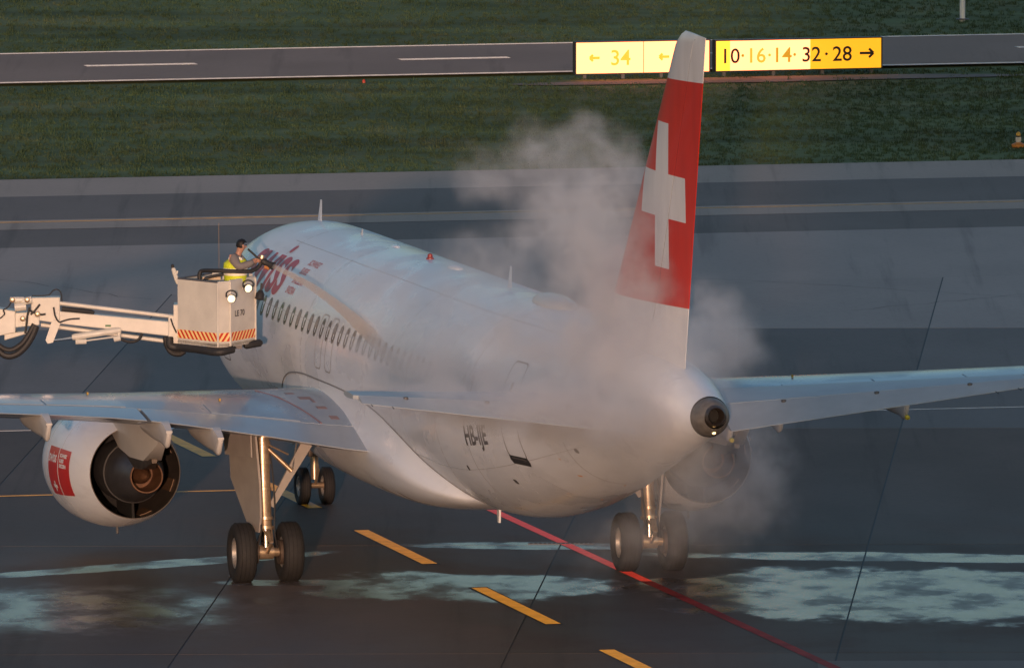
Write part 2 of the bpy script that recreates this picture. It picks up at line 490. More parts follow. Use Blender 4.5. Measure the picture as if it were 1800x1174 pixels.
for (x_, y_, w_, h_) in ((10.6, -16.4, 8.0, 6.5),):
    meshobj('repair_patch', [(x_-w_/2, y_-h_/2, .0028), (x_+w_/2, y_-h_/2+.1, .0028), (x_+w_/2+.1, y_+h_/2, .0028), (x_-w_/2, y_+h_/2-.1, .0028)], [(0, 1, 2, 3)], m_patch, apron, smooth=False)
# slot drain
mbd = MB()
gv = []
drain = MB(); drain.box((2.0, 5.3, .005), (1.3, .16, .008))
dob = drain.build('slot_drain', mat('drain_frame', (.10, .10, .10), .5, metal=.5), None, smooth=False)
tag(dob, 'narrow iron slot drain in the wet concrete crossing the red line', 'drain')
for k in range(14):
    q = MB(); q.box((2.0-.585+k*.09, 5.3, .0105), (.055, .12, .004)); q.build('drain_slot', mat('drain_dark', (.01, .01, .01), .7), dob, smooth=False)

# ------------------------------------------------------------------ terminal blocks behind the camera (they shade the apron)
def terminal(name, x0, x1, y0, y1, h, label):
    root = empty(name, ((x0+x1)/2, y1, 0))
    m1 = mat('terminal_cladding', (.36, .35, .33), .7, noise=True, nscale=.4, namt=.1)
    m2 = mat('terminal_glass', (.03, .04, .05), .08, spec=.8)
    cx = (x0+x1)/2
    b = MB(); b.box((0, (y0-y1)/2, h/2-.2), (x1-x0, y1-y0, h)); b.build('wall', m1, root, smooth=False)
    b = MB(); b.box((0, (y0-y1)/2, h+.1), (x1-x0+.8, y1-y0+.8, .6)); b.build('roof', mat('roof_grey', (.2, .2, .2), .8), root, smooth=False)
    nw = int((x1-x0)/6); nf = int(h/4.5)
    for i in range(nw):
        for j in range(nf):
            q = MB(); q.box((x0-cx+3+i*(x1-x0-6)/max(1, nw-1), .03, 2.4+j*4.5), (3.6, .1, 2.2)); q.build('window', m2, root, smooth=False)
    tag(root, label, 'building')
    return root
terminal('terminal_building', -2.6, 62, -345, -318, 46, 'tall pale terminal block behind the viewer, east of the gap')
terminal('terminal_wing', -90, -17.2, -345, -318, 23.4, 'low pale terminal wing behind the viewer, west of the gap')

# ================================================================== the airliner
PSI = 0.2359
plane = empty('airliner', (0, 0, 0), math.pi/2+PSI)
tag(plane, 'white twin-engine airliner with red tail and white cross, seen from behind', 'airliner')
def Lc(s, y, z): return Vector((17.71-s, y, z))          # s: metres behind the nose tip
def shear(s): return .009*(s-17.71)

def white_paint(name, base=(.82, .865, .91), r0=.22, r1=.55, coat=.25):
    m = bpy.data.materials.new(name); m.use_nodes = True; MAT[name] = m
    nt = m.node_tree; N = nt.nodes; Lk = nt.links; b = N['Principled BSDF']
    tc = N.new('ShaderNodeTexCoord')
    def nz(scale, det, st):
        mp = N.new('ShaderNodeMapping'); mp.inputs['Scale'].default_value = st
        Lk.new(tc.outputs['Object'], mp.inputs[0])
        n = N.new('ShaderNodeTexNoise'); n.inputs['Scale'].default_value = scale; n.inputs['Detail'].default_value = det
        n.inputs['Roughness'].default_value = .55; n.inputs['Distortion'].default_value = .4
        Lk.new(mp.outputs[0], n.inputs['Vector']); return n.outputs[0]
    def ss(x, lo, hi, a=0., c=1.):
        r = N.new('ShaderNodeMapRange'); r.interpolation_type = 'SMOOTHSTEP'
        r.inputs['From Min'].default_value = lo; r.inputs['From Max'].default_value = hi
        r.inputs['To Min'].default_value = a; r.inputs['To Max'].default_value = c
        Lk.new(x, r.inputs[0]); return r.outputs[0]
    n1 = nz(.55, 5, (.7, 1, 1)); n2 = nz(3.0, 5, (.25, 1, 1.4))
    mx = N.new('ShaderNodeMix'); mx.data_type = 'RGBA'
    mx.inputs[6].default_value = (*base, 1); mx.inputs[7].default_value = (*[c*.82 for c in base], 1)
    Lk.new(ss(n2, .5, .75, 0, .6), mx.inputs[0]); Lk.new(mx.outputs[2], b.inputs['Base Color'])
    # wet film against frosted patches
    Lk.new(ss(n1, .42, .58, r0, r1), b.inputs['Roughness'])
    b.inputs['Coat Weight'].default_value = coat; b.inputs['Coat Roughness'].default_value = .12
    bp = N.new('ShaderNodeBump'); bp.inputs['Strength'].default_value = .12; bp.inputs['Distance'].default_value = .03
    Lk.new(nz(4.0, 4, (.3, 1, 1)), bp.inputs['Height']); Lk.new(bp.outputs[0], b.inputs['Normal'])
    return m
m_white = white_paint('white_skin')
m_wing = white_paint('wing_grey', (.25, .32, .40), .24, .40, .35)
m_wing2 = mat('wing_panel_grey', (.32, .365, .41), .28, coat=.4, noise=True, nscale=2, namt=.12)
m_fair = mat('fairing_grey', (.60, .59, .57), .4, coat=.2, noise=True, nscale=1.5, namt=.1)
m_stab = mat('stabiliser_grey', (.45, .51, .55), .42, noise=True, nscale=2, namt=.12)
m_dark = mat('dark_seal', (.03, .03, .032), .6)
m_seal = mat('grey_seal', (.10, .10, .105), .5)
m_titan = mat('burnt_titanium', (.22, .18, .155), .38, metal=.85, noise=True, nscale=6, namt=.35)
m_core = mat('core_cowl_metal', (.13, .13, .14), .38, metal=.6, noise=True, nscale=4, namt=.3)
m_duct = mat('duct_lining', (.10, .085, .075), .45, metal=.3, noise=True, nscale=5, namt=.3)
m_noz = mat('nozzle_brown', (.17, .085, .045), .55, metal=.35, noise=True, nscale=9, namt=.4)
m_black = mat('inside_black', (.006, .006, .006), .8)
m_rubber = mat('tyre_rubber', (.022, .021, .021), .75, noise=True, nscale=8, namt=.3, bump=.2, bscale=60)
m_rim = mat('wheel_rim', (.50, .47, .43), .4, metal=.5, noise=True, nscale=9, namt=.3)
m_strut = mat('gear_steel', (.66, .50, .34), .30, metal=.7, noise=True, nscale=7, namt=.35)
m_chrome = mat('oleo_chrome', (.7, .68, .65), .15, metal=1.0)
m_brake = mat('brake_brown', (.12, .09, .07), .6, metal=.4)
m_gdoor = mat('gear_door_paint', (.34, .315, .29), .45, noise=True, nscale=3, namt=.15)
m_swred = mat('livery_red', (.58, .03, .025), .35, coat=.2)
m_swred2 = mat('livery_red_letters', (.50, .025, .035), .4)
m_let = mat('letter_grey', (.06, .06, .065), .5)
m_wlet = mat('letter_white', (.8, .78, .76), .45)

# ---- fuselage
FS = [0.0, .12, .4, 1.0, 2.0, 3.0, 4.5, 6.0, 7.5, 23.2, 25.0, 27.0, 29.0, 31.0, 33.0, 35.0, 36.3, 37.15]
FA = [.02, .28, .56, .95, 1.40, 1.68, 1.90, 1.965, 1.975, 1.975, 1.95, 1.84, 1.63, 1.37, 1.07, .75, .52, .355]
FT = [3.36, 3.62, 3.95, 4.32, 4.95, 5.42, 5.80, 5.91, 5.92, 5.92, 5.92, 5.91, 5.88, 5.83, 5.75, 5.62, 5.45, 5.26]
FB = [3.32, 3.08, 2.86, 2.58, 2.22, 2.00, 1.83, 1.78, 1.78, 1.78, 1.86, 2.14, 2.56, 3.06, 3.56, 4.04, 4.33, 4.53]
def fsec(s):
    return pchip(FS, FA, s), pchip(FS, FT, s)+shear(s), pchip(FS, FB, s)+shear(s)
def fpt(s, th, off=0.0):
    """point on the fuselage skin; th = 0 at the left side, +90 deg on top"""
    a, t, b_ = fsec(s)
    zc = (t+b_)/2 if s > 23.2 or s < 6 else 3.85+shear(s)
    c, sn = math.cos(th), math.sin(th)
    h = (t-zc) if sn > 0 else (zc-b_)
    return Lc(s, (a+off)*c, zc+(h+off)*sn)
stn = [0, .03, .08, .15, .25, .4, .6, .8, 1.0, 1.3, 1.6, 2, 2.5, 3, 3.5, 4, 4.5, 5, 5.5, 6, 6.7, 7.5]+[7.5+k*.9 for k in range(1, 18)]+[23.2+k*.45 for k in range(0, 31)]+[37.15]
NF = 72
V = [fpt(s, 2*math.pi*k/NF) for s in stn for k in range(NF)]
Fc = [(i*NF+k, i*NF+(k+1) % NF, (i+1)*NF+(k+1) % NF, (i+1)*NF+k) for i in range(len(stn)-1) for k in range(NF)]
Fc.append(tuple(range(NF)))
fus = meshobj('fuselage', V, Fc, m_white, plane)

# ---- tail cone end: exhaust bulkhead, pipe, tail light
zt = (pchip(FS, FT, 37.15)+pchip(FS, FB, 37.15))/2+shear(37.15)
def tail(name, prof, m, dy=0, dz=0, n=40):
    b = MB(); b.lathe(prof, Lc(37.15, dy, zt+dz), (-1, 0, .06), n); return b.build(name, m, plane)
ap = tail('exhaust_cone', [(-.02, .352), (.0, .350), (.12, .335), (.26, .30), (.36, .25), (.42, .20)], mat('exhaust_cone_grey', (.24, .225, .205), .5, metal=.3, noise=True, nscale=8, namt=.35))
tail('exhaust_pipe', [(.30, .205), (.46, .185), (.50, .150), (.48, .135), (.20, .13), (.1, .125), (.1, .0)], m_titan, 0, .03)
bt = MB(); bt.lathe([(.17, .0), (.17, .124)], Lc(37.15, 0, zt+.03), (-1, 0, .06), 24); bt.build('exhaust_opening', m_black, plane)
lt = MB(); lt.lathe([(0, .035), (.03, .033), (.05, .02), (.055, 0)], Lc(37.15+.30, .0, zt-.245), (-1, 0, -.1), 16)
lt.build('tail_light', mat('lamp_glow_tail', (1, .9, .7), .3, emit=(1, .62, .24), estr=3.0), plane)

# ---- cabin windows: frame with a pane, one object each
def oval(wd, ht, n=20, p=2.6):
    return [(math.copysign(abs(math.cos(a))**(2/p), math.cos(a))*wd/2, math.copysign(abs(math.sin(a))**(2/p), math.sin(a))*ht/2)
            for a in [2*math.pi*k/n for k in range(n)]]
m_wframe = mat('window_frame_grey', (.16, .16, .165), .4)
m_pane = mat('cabin_glass', (.035, .034, .036), .12, spec=.6)
m_blind = mat('window_blind', (.34, .31, .28), .6)
def skin_patch(name, pts, s0, z0, side, m, off, parent, thick=0.0):
    """closed outline pts (ds, dz) laid on the fuselage skin"""
    v = []
    for ds, dz in pts:
        s = s0+ds; a, t, b_ = fsec(s); zc = 3.85+shear(s) if 6 <= s <= 23.2 else (t+b_)/2
        zz = z0+shear(s)+dz
        h = (t-zc) if zz > zc else (zc-b_)
        th = math.asin(max(-1, min(1, (zz-zc)/h)))
        p = fpt(s, th, off)
        v.append((p.x, p.y*side, p.z))
    return meshobj(name, v, [tuple(range(len(v)))], m, parent, smooth=False)
def ring_patch(name, po, pi_, s0, z0, side, m, off, parent):
    v = []
    for pts in (po, pi_):
        for ds, dz in pts:
            s = s0+ds; a, t, b_ = fsec(s); zc = 3.85+shear(s) if 6 <= s <= 23.2 else (t+b_)/2
            zz = z0+shear(s)+dz; h = (t-zc) if zz > zc else (zc-b_)
            th = math.asin(max(-1, min(1, (zz-zc)/h))); p = fpt(s, th, off); v.append((p.x, p.y*side, p.z))
    n = len(po)
    return meshobj(name, v, [(k, (k+1) % n, n+(k+1) % n, n+k) for k in range(n)], m, parent, smooth=False)
wins = [7.2+.533*k for k in range(44)]
skip = [(30.3, 40)]
rw = random.Random(4)
for s in wins:
    if s > 26.4: continue
    for side in (1, -1):
        wf = ring_patch('window', oval(.27, .40), oval(.20, .33), s, 4.50, side, m_wframe, .004, plane)
        skin_patch('pane', oval(.20, .33), s, 4.50, side, m_pane, .002, wf)
        if rw.random() < .45:
            hgt = rw.choice((.10, .16, .24))
            skin_patch('blind', [(-.085, .14-hgt), (.085, .14-hgt), (.085, .10), (.04, .15), (-.04, .15), (-.085, .10)], s, 4.50, side, m_blind, .005, wf)
# ---- doors and exits as outlines
def rrect(wd, ht, r, n=5):
    out = []
    for cx, cz, a0 in ((wd/2-r, ht/2-r, 0), (-wd/2+r, ht/2-r, 90), (-wd/2+r, -ht/2+r, 180), (wd/2-r, -ht/2+r, 270)):
        for k in range(n+1):
            a = R(a0+90*k/n); out.append((cx+r*math.cos(a), cz+r*math.sin(a)))
    # more points along the straight sides so the outline follows the skin
    res = []
    for i in range(len(out)):
        p, q = out[i], out[(i+1) % len(out)]
        d = math.hypot(q[0]-p[0], q[1]-p[1]); k = max(1, int(d/.15))
        for j in range(k): res.append((lerp(p[0], q[0], j/k), lerp(p[1], q[1], j/k)))
    return res
def door(name, s, z, wd, ht, lw, m):
    po = rrect(wd, ht, .14); pi_ = [(x*(1-2*lw/wd), zz*(1-2*lw/ht)) for x, zz in po]
    for side in (1, -1):
        d = ring_patch(name, po, pi_, s, z, side, m, .004, plane)
        yield side, d
for s in (14.15, 15.05):
    for side, d in door('overwing_exit', s, 4.25, .56, 1.05, .022, mat('exit_outline', (.33, .31, .30), .5)): pass
for side, d in door('passenger_door', 5.2, 4.05, .85, 1.9, .025, m_seal): pass
for side, d in door('aft_passenger_door', 28.75, 4.25, .84, 1.80, .025, mat('door_outline', (.12, .11, .105), .5)):
    skin_patch('door_sill', [(-.42, -.93), (-.36, -1.0), (.36, -1.0), (.42, -.93), (.40, -.84), (-.40, -.84)], 28.75, 4.25, side, m_dark, .007, d)
    skin_patch('door_window', oval(.14, .2), 28.75, 4.68, side, m_pane, .007, d)
# small outlets on the tail
skin_patch('outlet_grille', [(-.12, -.11), (.12, -.09), (.14, .12), (-.10, .10)], 34.6, 5.05-.15, 1, mat('grille_brown', (.12, .105, .09), .6), .006, plane)
skin_patch('outlet_port', oval(.16, .09), 31.6, 3.78, 1, m_seal, .006, plane)
skin_patch('outlet_port', oval(.14, .09), 27.8, 2.85, 1, m_seal, .006, plane)
skin_patch('outlet_port', oval(.10, .10), 25.6, 2.9, 1, m_dark, .006, plane)
# circumferential skin joints, fine raised bands
m_joint = mat('skin_joint', (.36, .36, .37), .5)
for s in (8.1, 12.6, 20.3, 24.1, 26.2, 31.2, 33.9):
    nn = 48; v = [fpt(s+d, 2*math.pi*k/nn, .003) for d in (-.012, .012) for k in range(nn)]
    meshobj('skin_joint', v, [(k, (k+1) % nn, nn+(k+1) % nn, nn+k) for k in range(nn)], m_joint, fus, smooth=True)

for th in (R(62), R(118), R(-32), R(212), R(20), R(160)):
    q = MB(); q.tube([fpt(s_, th, .001) for s_ in lin(7.6, 33.5, 60)], .004, 4); q.build('skin_joint', m_joint, fus)
m_fluid = mat('fluid_run', (.62, .30, .10), .3)
for s_, z_, ln_ in ((30.6, 3.55, .55), (30.9, 3.25, .45), (29.2, 2.75, .4)):
    skin_patch('fluid_run', [(-.03, 0), (.03, 0), (.05+ln_*.25, -ln_*.6), (.02+ln_*.3, -ln_), (ln_*.12, -ln_*.6)], s_, z_, 1, m_fluid, .006, fus)
# ---- lettering on the left side and right side of the fuselage
def wrap_fus(name, string, size, s0, th0, m, side=1, shear_=0.0, off=.006, bold=0.0, spacing=1.0, parent=None, cut=.09, rot=0.0):
    v, f = text_mesh(string, size, shear_, cut, spacing, bold)
    out = []
    if side < 0:
        wmax = max(p.x for p in v); 
    for p in v:
        x = p.x if side > 0 else wmax-p.x
        s = s0+x; a, t, b_ = fsec(s)
        th = th0+p.y/((a+(t-b_)/2)/2)
        q = fpt(s, th, off); out.append((q.x, q.y*side, q.z))
    return meshobj(name, out, f, m, parent or plane, smooth=False)
wrap_fus('airline_lettering', 'swiss', 1.72, 6.15, R(27), m_swred2, 1, .10, bold=.03, spacing=.95)
wrap_fus('airline_lettering', 'swiss', 1.72, 6.15, R(27), m_swred2, -1, -.10, bold=.03, spacing=.95)
for wd, th, ds in (('SCHWEIZ', 47, .15), ('SUISSE', 40.5, .10), ('SVIZZERA', 34, .05), ('SVIZRA', 27.5, 0)):
    wrap_fus('small_lettering', wd, .21, 10.1+ds, R(th+2), m_swred2, 1, .12, bold=.004)
wrap_fus('registration', 'HB-IJE', .52, 26.1, R(-17), m_let, 1, 0, bold=.012)

# ---- belly fairing around the wing root
BS = [10.2, 10.8, 11.6, 13.0, 15.0, 17.0, 19.0, 20.5, 21.8, 23.0, 23.9]
BTOP = [3.0, 3.25, 3.42, 3.50, 3.50, 3.48, 3.32, 3.02, 2.62, 2.30, 2.04]
BW = [1.90, 1.99, 2.06, 2.13, 2.17, 2.17, 2.13, 2.02, 1.80, 1.42, .85]
BBOT = [1.80, 1.70, 1.58, 1.50, 1.47, 1.47, 1.50, 1.57, 1.69, 1.83, 1.99]
V = []; Fc = []; nb = 40
sts = [10.2+k*(13.7/48) for k in range(49)]
for s in sts:
    tp = pchip(BS, BTOP, s)+shear(s); wd = pchip(BS, BW, s); bt_ = pchip(BS, BBOT, s)+shear(s)
    # join the skin at the top edge
    a, t, b_ = fsec(s); zc = 3.85+shear(s) if s <= 23.2 else (t+b_)/2
    yj = a*math.sqrt(max(0.02, 1-((tp-zc)/(zc-b_))**2))-.012
    for k in range(nb+1):
        u = k/nb*2-1           # -1 right top edge .. 0 bottom .. 1 left top edge
        q = abs(u)
        ang = math.pi/2*(1-q)
        n_ = 3.1
        cy = abs(math.cos(ang))**(2/n_); cz = abs(math.sin(ang))**(2/n_)
        y = wd*cy; z = tp-(tp-bt_)*cz
        # blend to the joint line near the top
        bl = max(0, (q-.80)/.20); bl = bl*bl*(3-2*bl)
        y = lerp(y, yj, bl)
        V.append(Lc(s, math.copysign(y, u) if u != 0 else 0, z))
for i in range(len(sts)-1):
    for k in range(nb):
        Fc.append((i*(nb+1)+k, i*(nb+1)+k+1, (i+1)*(nb+1)+k+1, (i+1)*(nb+1)+k))
Fc.append(tuple(range(nb+1)))
belly = meshobj('belly_fairing', V, Fc, m_white, plane)
# dark seal along the fairing edge, and rivets of dirt
for side in (1, -1):
    pts = []
    for s in sts:
        tp = pchip(BS, BTOP, s)+shear(s); a, t, b_ = fsec(s); zc = 3.85+shear(s) if s <= 23.2 else (t+b_)/2
        yj = a*math.sqrt(max(0.02, 1-((tp-zc)/(zc-b_))**2)); pts.append(Lc(s, side*yj, tp+.004))
    q = MB(); q.tube(pts, .016, 6); q.build('fairing_seal', mat('fairing_seal', (.19, .18, .18), .5), belly)

# ---- wings
WY = [0.0, 1.9, 4.2, 6.4, 9.3, 13.0, 16.9]
WLE = [11.0, 12.0, 13.12, 14.2, 15.66, 17.53, 19.5]
WTE = [19.05, 18.95, 18.92, 18.90, 19.48, 20.22, 21.0]
WZL = [2.62, 2.72, 2.90, 3.06, 3.30, 3.66, 4.05]
WZT = [2.44, 2.56, 2.94, 3.27, 3.54, 3.82, 4.12]
WTC = [.15, .145, .128, .118, .112, .108, .10]
def wing_pt(y, xc, upper, off=0.0):
    le = pchip(WY, WLE, y); te = pchip(WY, WTE, y); c = te-le
    zl = pchip(WY, WZL, y); zt_ = pchip(WY, WZT, y); tc = pchip(WY, WTC, y)
    yt = 5*tc*(.2969*math.sqrt(max(xc, 0))-.126*xc-.3516*xc**2+.2843*xc**3-.1036*xc**4)*c
    camber = .012*c*math.sin(math.pi*xc)
    z = lerp(zl, zt_, xc)+camber+(yt*1.05+.012 if upper else -yt*.95-.004)*(1 if xc > 0 else 0)+(off if upper else -off)
    return le+c*xc, y, z
def surf_solid(fn, ys, xs, side, name, m, parent, smooth=True, ang=R(50)):
    """closed solid from an airfoil function over ys x xs"""
    V = []; nx = len(xs)
    for y in ys:
        for x in xs: s, yy, z = fn(y, x, True); V.append(Lc(s, yy*side, z))
        for x in reversed(xs): s, yy, z = fn(y, x, False); V.append(Lc(s, yy*side, z))
    m2 = 2*nx; F_ = []
    for i in range(len(ys)-1):
        for k in range(m2): F_.append((i*m2+k, i*m2+(k+1) % m2, (i+1)*m2+(k+1) % m2, (i+1)*m2+k))
    F_.append(tuple(range(m2))); F_.append(tuple((len(ys)-1)*m2+k for k in range(m2)))
    return meshobj(name, V, F_, m, parent, smooth, ang)
def cos_sp(a, b_, n): return [a+(b_-a)*(1-math.cos(math.pi/2*k/(n-1))) for k in range(n)]
def plate(fn, y0, y1, x0, x1, side, name, m, parent, off, thick=.03, ny=6, nx=4):
    """thin panel lying on the upper surface"""
    V = []
    for t in (off, off-thick):
        for y in lin(y0, y1, ny):
            for x in lin(x0, x1, nx): s, yy, z = fn(y, x, True, t); V.append(Lc(s, yy*side, z))
    n = ny*nx; F_ = []
    for i in range(ny-1):
        for k in range(nx-1):
            a = i*nx+k; F_.append((a, a+1, a+nx+1, a+nx)); F_.append((n+a, n+a+nx, n+a+nx+1, n+a+1))
    for i in range(ny-1):
        for k in (0, nx-1): a = i*nx+k; F_.append((a, a+nx, n+a+nx, n+a))
    for k in range(nx-1):
        for i in (0, ny-1): a = i*nx+k; F_.append((a, a+1, n+a+1, n+a))
    return meshobj(name, V, F_, m, parent, True, R(30))
m_wmark = mat('wing_marking_red', (.28, .18, .17), .5)
m_wline = mat('wing_walk_line', (.24, .15, .16), .5)
for side, lr in ((1, 'l'), (-1, 'r')):
    xs = cos_sp(0, .78, 18)
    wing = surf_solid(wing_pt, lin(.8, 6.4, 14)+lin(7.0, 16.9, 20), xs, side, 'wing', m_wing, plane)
    for y0, y1, nm in ((2.02, 6.28, 'flap'), (6.36, 12.9, 'flap'), (12.98, 16.1, 'aileron')):
        surf_solid(wing_pt, lin(y0, y1, 10), lin(.787, 1.0, 8), side, nm, m_wing2, wing)
    surf_solid(wing_pt, lin(16.14, 16.9, 4), lin(.787, 1.0, 6), side, 'wing_tip', m_wing2, wing)
    for y0, y1 in ((3.05, 4.85), (6.55, 8.2), (8.22, 9.87), (9.89, 11.5), (11.52, 12.9)):
        plate(wing_pt, y0+.012, y1-.012, .63, .772, side, 'spoiler', m_wing2 if y0 > 4 else m_wing, wing, .012)
    # slat line
    q = MB()
    q.tube([Lc(p[0], p[1]*side, p[2]+.002) for p in (wing_pt(y, .16, True) for y in lin(2.6, 16.6, 30))], .012, 5)
    q.build('slat_edge', m_seal, wing)
    if side == 1:
        # walkway marks near the wing root
        def mk(name, y0, y1, x0, x1, m): return plate(wing_pt, y0, y1, x0, x1, side, name, m, wing, .006, .004, 3, 3)
        q = MB(); q.tube([Lc(p[0], p[1], p[2]+.004) for p in (wing_pt(y, x, True) for y, x in ((3.3, .30), (3.05, .45), (2.85, .6), (2.72, .7), (2.64, .775)))], .02, 5)
        q.build('walkway_line', m_wline, wing)
        mk('walkway_mark', 2.42, 2.62, .44, .475, m_wmark); mk('walkway_mark', 2.36, 2.42, .44, .52, m_wmark)
        mk('walkway_mark', 2.25, 2.45, .575, .605, m_wmark); mk('walkway_mark', 2.18, 2.36, .685, .72, m_wmark)
        mk('walkway_mark', 2.60, 2.78, .36, .385, m_wmark)
    # yellow lifeline hooks on the wing
    for yy, xx in ((4.4, .55), (7.0, .42)):
        p = wing_pt(yy, xx, True); q = MB(); q.box(Lc(p[0], p[1]*side, p[2]+.03), (.07, .03, .05)); q.build('tie_hook', mat('hook_yellow', (.45, .28, .04), .6), wing)
    # wing-tip fence
    q = MB()
    q.prism([Lc(19.9, side*16.9, 4.1), Lc(21.0, side*16.9, 4.9), Lc(21.3, side*16.9, 4.85), Lc(21.05, side*16.9, 4.1), Lc(21.1, side*16.9, 3.5), Lc(20.8, side*16.9, 3.45)], (0, side*.05, 0))
    q.build('tip_fence', m_white, wing, smooth=False)
    # flap track fairings (canoes under the trailing edge)
    for yc, sb, dep, wd in ((5.02, 16.4, .44, .15), (6.02, 16.6, .42, .15), (8.42, 16.9, .44, .14), (11.6, 18.0, .36, .12)):
        te = pchip(WY, WTE, yc); le = pchip(WY, WLE, yc); se = te+.42
        V = []; nn = 16; nl = 22; Fc = []
        for i in range(nl+1):
            t = i/nl; s = lerp(sb, se, t)
            xc = min(.985, (s-le)/(te-le)); _, _, zb = wing_pt(yc, xc, False)
            prof = (t/.86)**.85 if t < .86 else math.sqrt(max(0.004, 1-((t-.86)/.14)**2.2))
            d = dep*prof; ww = wd*(min(1, t/.25)**.6)*(1 if t < .6 else lerp(1, .42, ((t-.6)/.4)**1.3))
            ztop = zb+.05-(max(0, s-te)*.35)
            for k in range(nn):
                a = 2*math.pi*k/nn; cc, sn_ = math.cos(a), math.sin(a)
                zz = ztop if sn_ > .55 else lerp(ztop, ztop-d-.05, (.55-sn_)/1.55)
                V.append(Lc(s, side*(yc+max(.012, ww)*math.copysign(abs(cc)**.7, cc)*(1 if sn_ > -.3 else .8)), zz))
        for i in range(nl):
            for k in range(nn): Fc.append((i*nn+k, i*nn+(k+1) % nn, (i+1)*nn+(k+1) % nn, (i+1)*nn+k))
        Fc.append(tuple(range(nn))); Fc.append(tuple(nl*nn+k for k in range(nn)))
        fo = meshobj('flap_track_fairing', V, Fc, m_fair, wing, True, R(60))
        if side < 0 and yc in (5.02, 8.42):
            zq = wing_pt(yc, .985, False)[2]-.42
            q = MB(); q.lathe([(0, .05), (.05, .045), (.07, .02), (.075, 0)], Lc(se-.03, side*yc, zq+.02), (-1, 0, -.1), 12); q.build('tail_cap', mat('cap_yellow', (.62, .50, .04), .5), wing)

# ---- horizontal stabiliser and drooped elevator
DROOP = R(14)
def stab_pt(y, xc, upper, off=0.0):
    t = (y-.9)/(6.225-.9)
    le = 31.75+.655*(y-.9); te = 35.36+.176*(y-.9); c = te-le
    zb = 4.86+.112*(y-.9)
    tc = lerp(.11, .09, t)
    yt = 5*tc*(.2969*math.sqrt(max(xc, 0))-.126*xc-.3516*xc**2+.2843*xc**3-.1036*xc**4)*c
    zl = zb+(yt+.005 if upper else -yt-.005)*(1 if xc > 0 else 0)+(off if upper else -off)
    s = le+c*xc
    if xc > .70:
        hs = le+c*.70; dx = s-hs; dz = zl-zb
        s = hs+dx*math.cos(DROOP)+dz*math.sin(DROOP)*.3; zl = zb-dx*math.sin(DROOP)+dz*math.cos(DROOP)
    return s, y, zl
for side in (1, -1):
    st_ = surf_solid(stab_pt, lin(.35, 6.225, 16), cos_sp(0, .70, 14), side, 'horizontal_stabiliser', m_stab, plane)
    surf_solid(stab_pt, lin(.88, 6.12, 14), lin(.704, 1.0, 8), side, 'elevator', m_stab, st_)
    for yy in (2.0, 3.6, 5.2):
        p = stab_pt(yy, .73, True); q = MB(); q.lathe([(-.03, .05), (.02, .045), (.03, 0)], Lc(p[0], side*p[1], p[2]+.005), (0, 0, 1), 10); q.build('hinge_cover', m_seal, st_)
    for yy in (5.55, 5.95):
        p = stab_pt(yy, 1.0, True); q = MB(); q.tube([Lc(p[0]-.02, side*p[1], p[2]), Lc(p[0]+.16, side*(p[1]+.01), p[2]-.02)], .008, 5); q.build('static_wick', m_dark, st_)

# ---- fin and rudder
def livery_fin():
    m = bpy.data.materials.new('fin_livery'); m.use_nodes = True; MAT['fin_livery'] = m
    nt = m.node_tree; N = nt.nodes; Lk = nt.links; b = N['Principled BSDF']
    tc = N.new('ShaderNodeTexCoord'); sx = N.new('ShaderNodeSeparateXYZ'); Lk.new(tc.outputs['Object'], sx.inputs[0])
    def mt(op, a, c):
        x = N.new('ShaderNodeMath'); x.operation = op
        for i, q in enumerate((a, c)):
            if isinstance(q, (int, float)): x.inputs[i].default_value = q
            else: Lk.new(q, x.inputs[i])
        return x.outputs[0]
    S = mt('SUBTRACT', 17.71, sx.outputs[0]); Z = sx.outputs[2]
    zb = mt('SUBTRACT', Z, mt('MULTIPLY', mt('SUBTRACT', S, 34.0), .03))
    red = mt('MULTIPLY', mt('GREATER_THAN', zb, 6.80), mt('LESS_THAN', zb, 10.88))
    ds = mt('ABSOLUTE', mt('SUBTRACT', S, 34.28), 0); dz = mt('ABSOLUTE', mt('SUBTRACT', Z, 8.78), 0)
    v_ = mt('MULTIPLY', mt('LESS_THAN', ds, .40), mt('LESS_THAN', dz, 1.31))
    h_ = mt('MULTIPLY', mt('LESS_THAN', ds, 1.34), mt('LESS_THAN', dz, .40))
    cr = mt('MAXIMUM', v_, h_)
    red = mt('MULTIPLY', red, mt('SUBTRACT', 1.0, cr))
    n = N.new('ShaderNodeTexNoise'); n.inputs['Scale'].default_value = 1.2; n.inputs['Detail'].default_value = 6
    mp = N.new('ShaderNodeMapping'); mp.inputs['Scale'].default_value = (2.0, 1, .4); Lk.new(tc.outputs['Object'], mp.inputs[0]); Lk.new(mp.outputs[0], n.inputs['Vector'])
    mr = N.new('ShaderNodeMapRange'); mr.inputs['From Min'].default_value = .35; mr.inputs['From Max'].default_value = .7; mr.inputs['To Min'].default_value = 1.0; mr.inputs['To Max'].default_value = .82
    Lk.new(n.outputs[0], mr.inputs[0])
    mx = N.new('ShaderNodeMix'); mx.data_type = 'RGBA'; Lk.new(red, mx.inputs[0])
    mx.inputs[6].default_value = (.78, .80, .82, 1); mx.inputs[7].default_value = (.66, .024, .008, 1)
    m2 = N.new('ShaderNodeMix'); m2.data_type = 'RGBA'; m2.blend_type = 'MULTIPLY'; m2.inputs[0].default_value = 1
    cc = N.new('ShaderNodeCombineColor')
    for i in range(3): Lk.new(mr.outputs[0], cc.inputs[i])
    Lk.new(mx.outputs[2], m2.inputs[6]); Lk.new(cc.outputs[0], m2.inputs[7]); Lk.new(m2.outputs[2], b.inputs['Base Color'])
    b.inputs['Roughness'].default_value = .38; b.inputs['Coat Weight'].default_value = .2
    return m
m_fin = livery_fin()
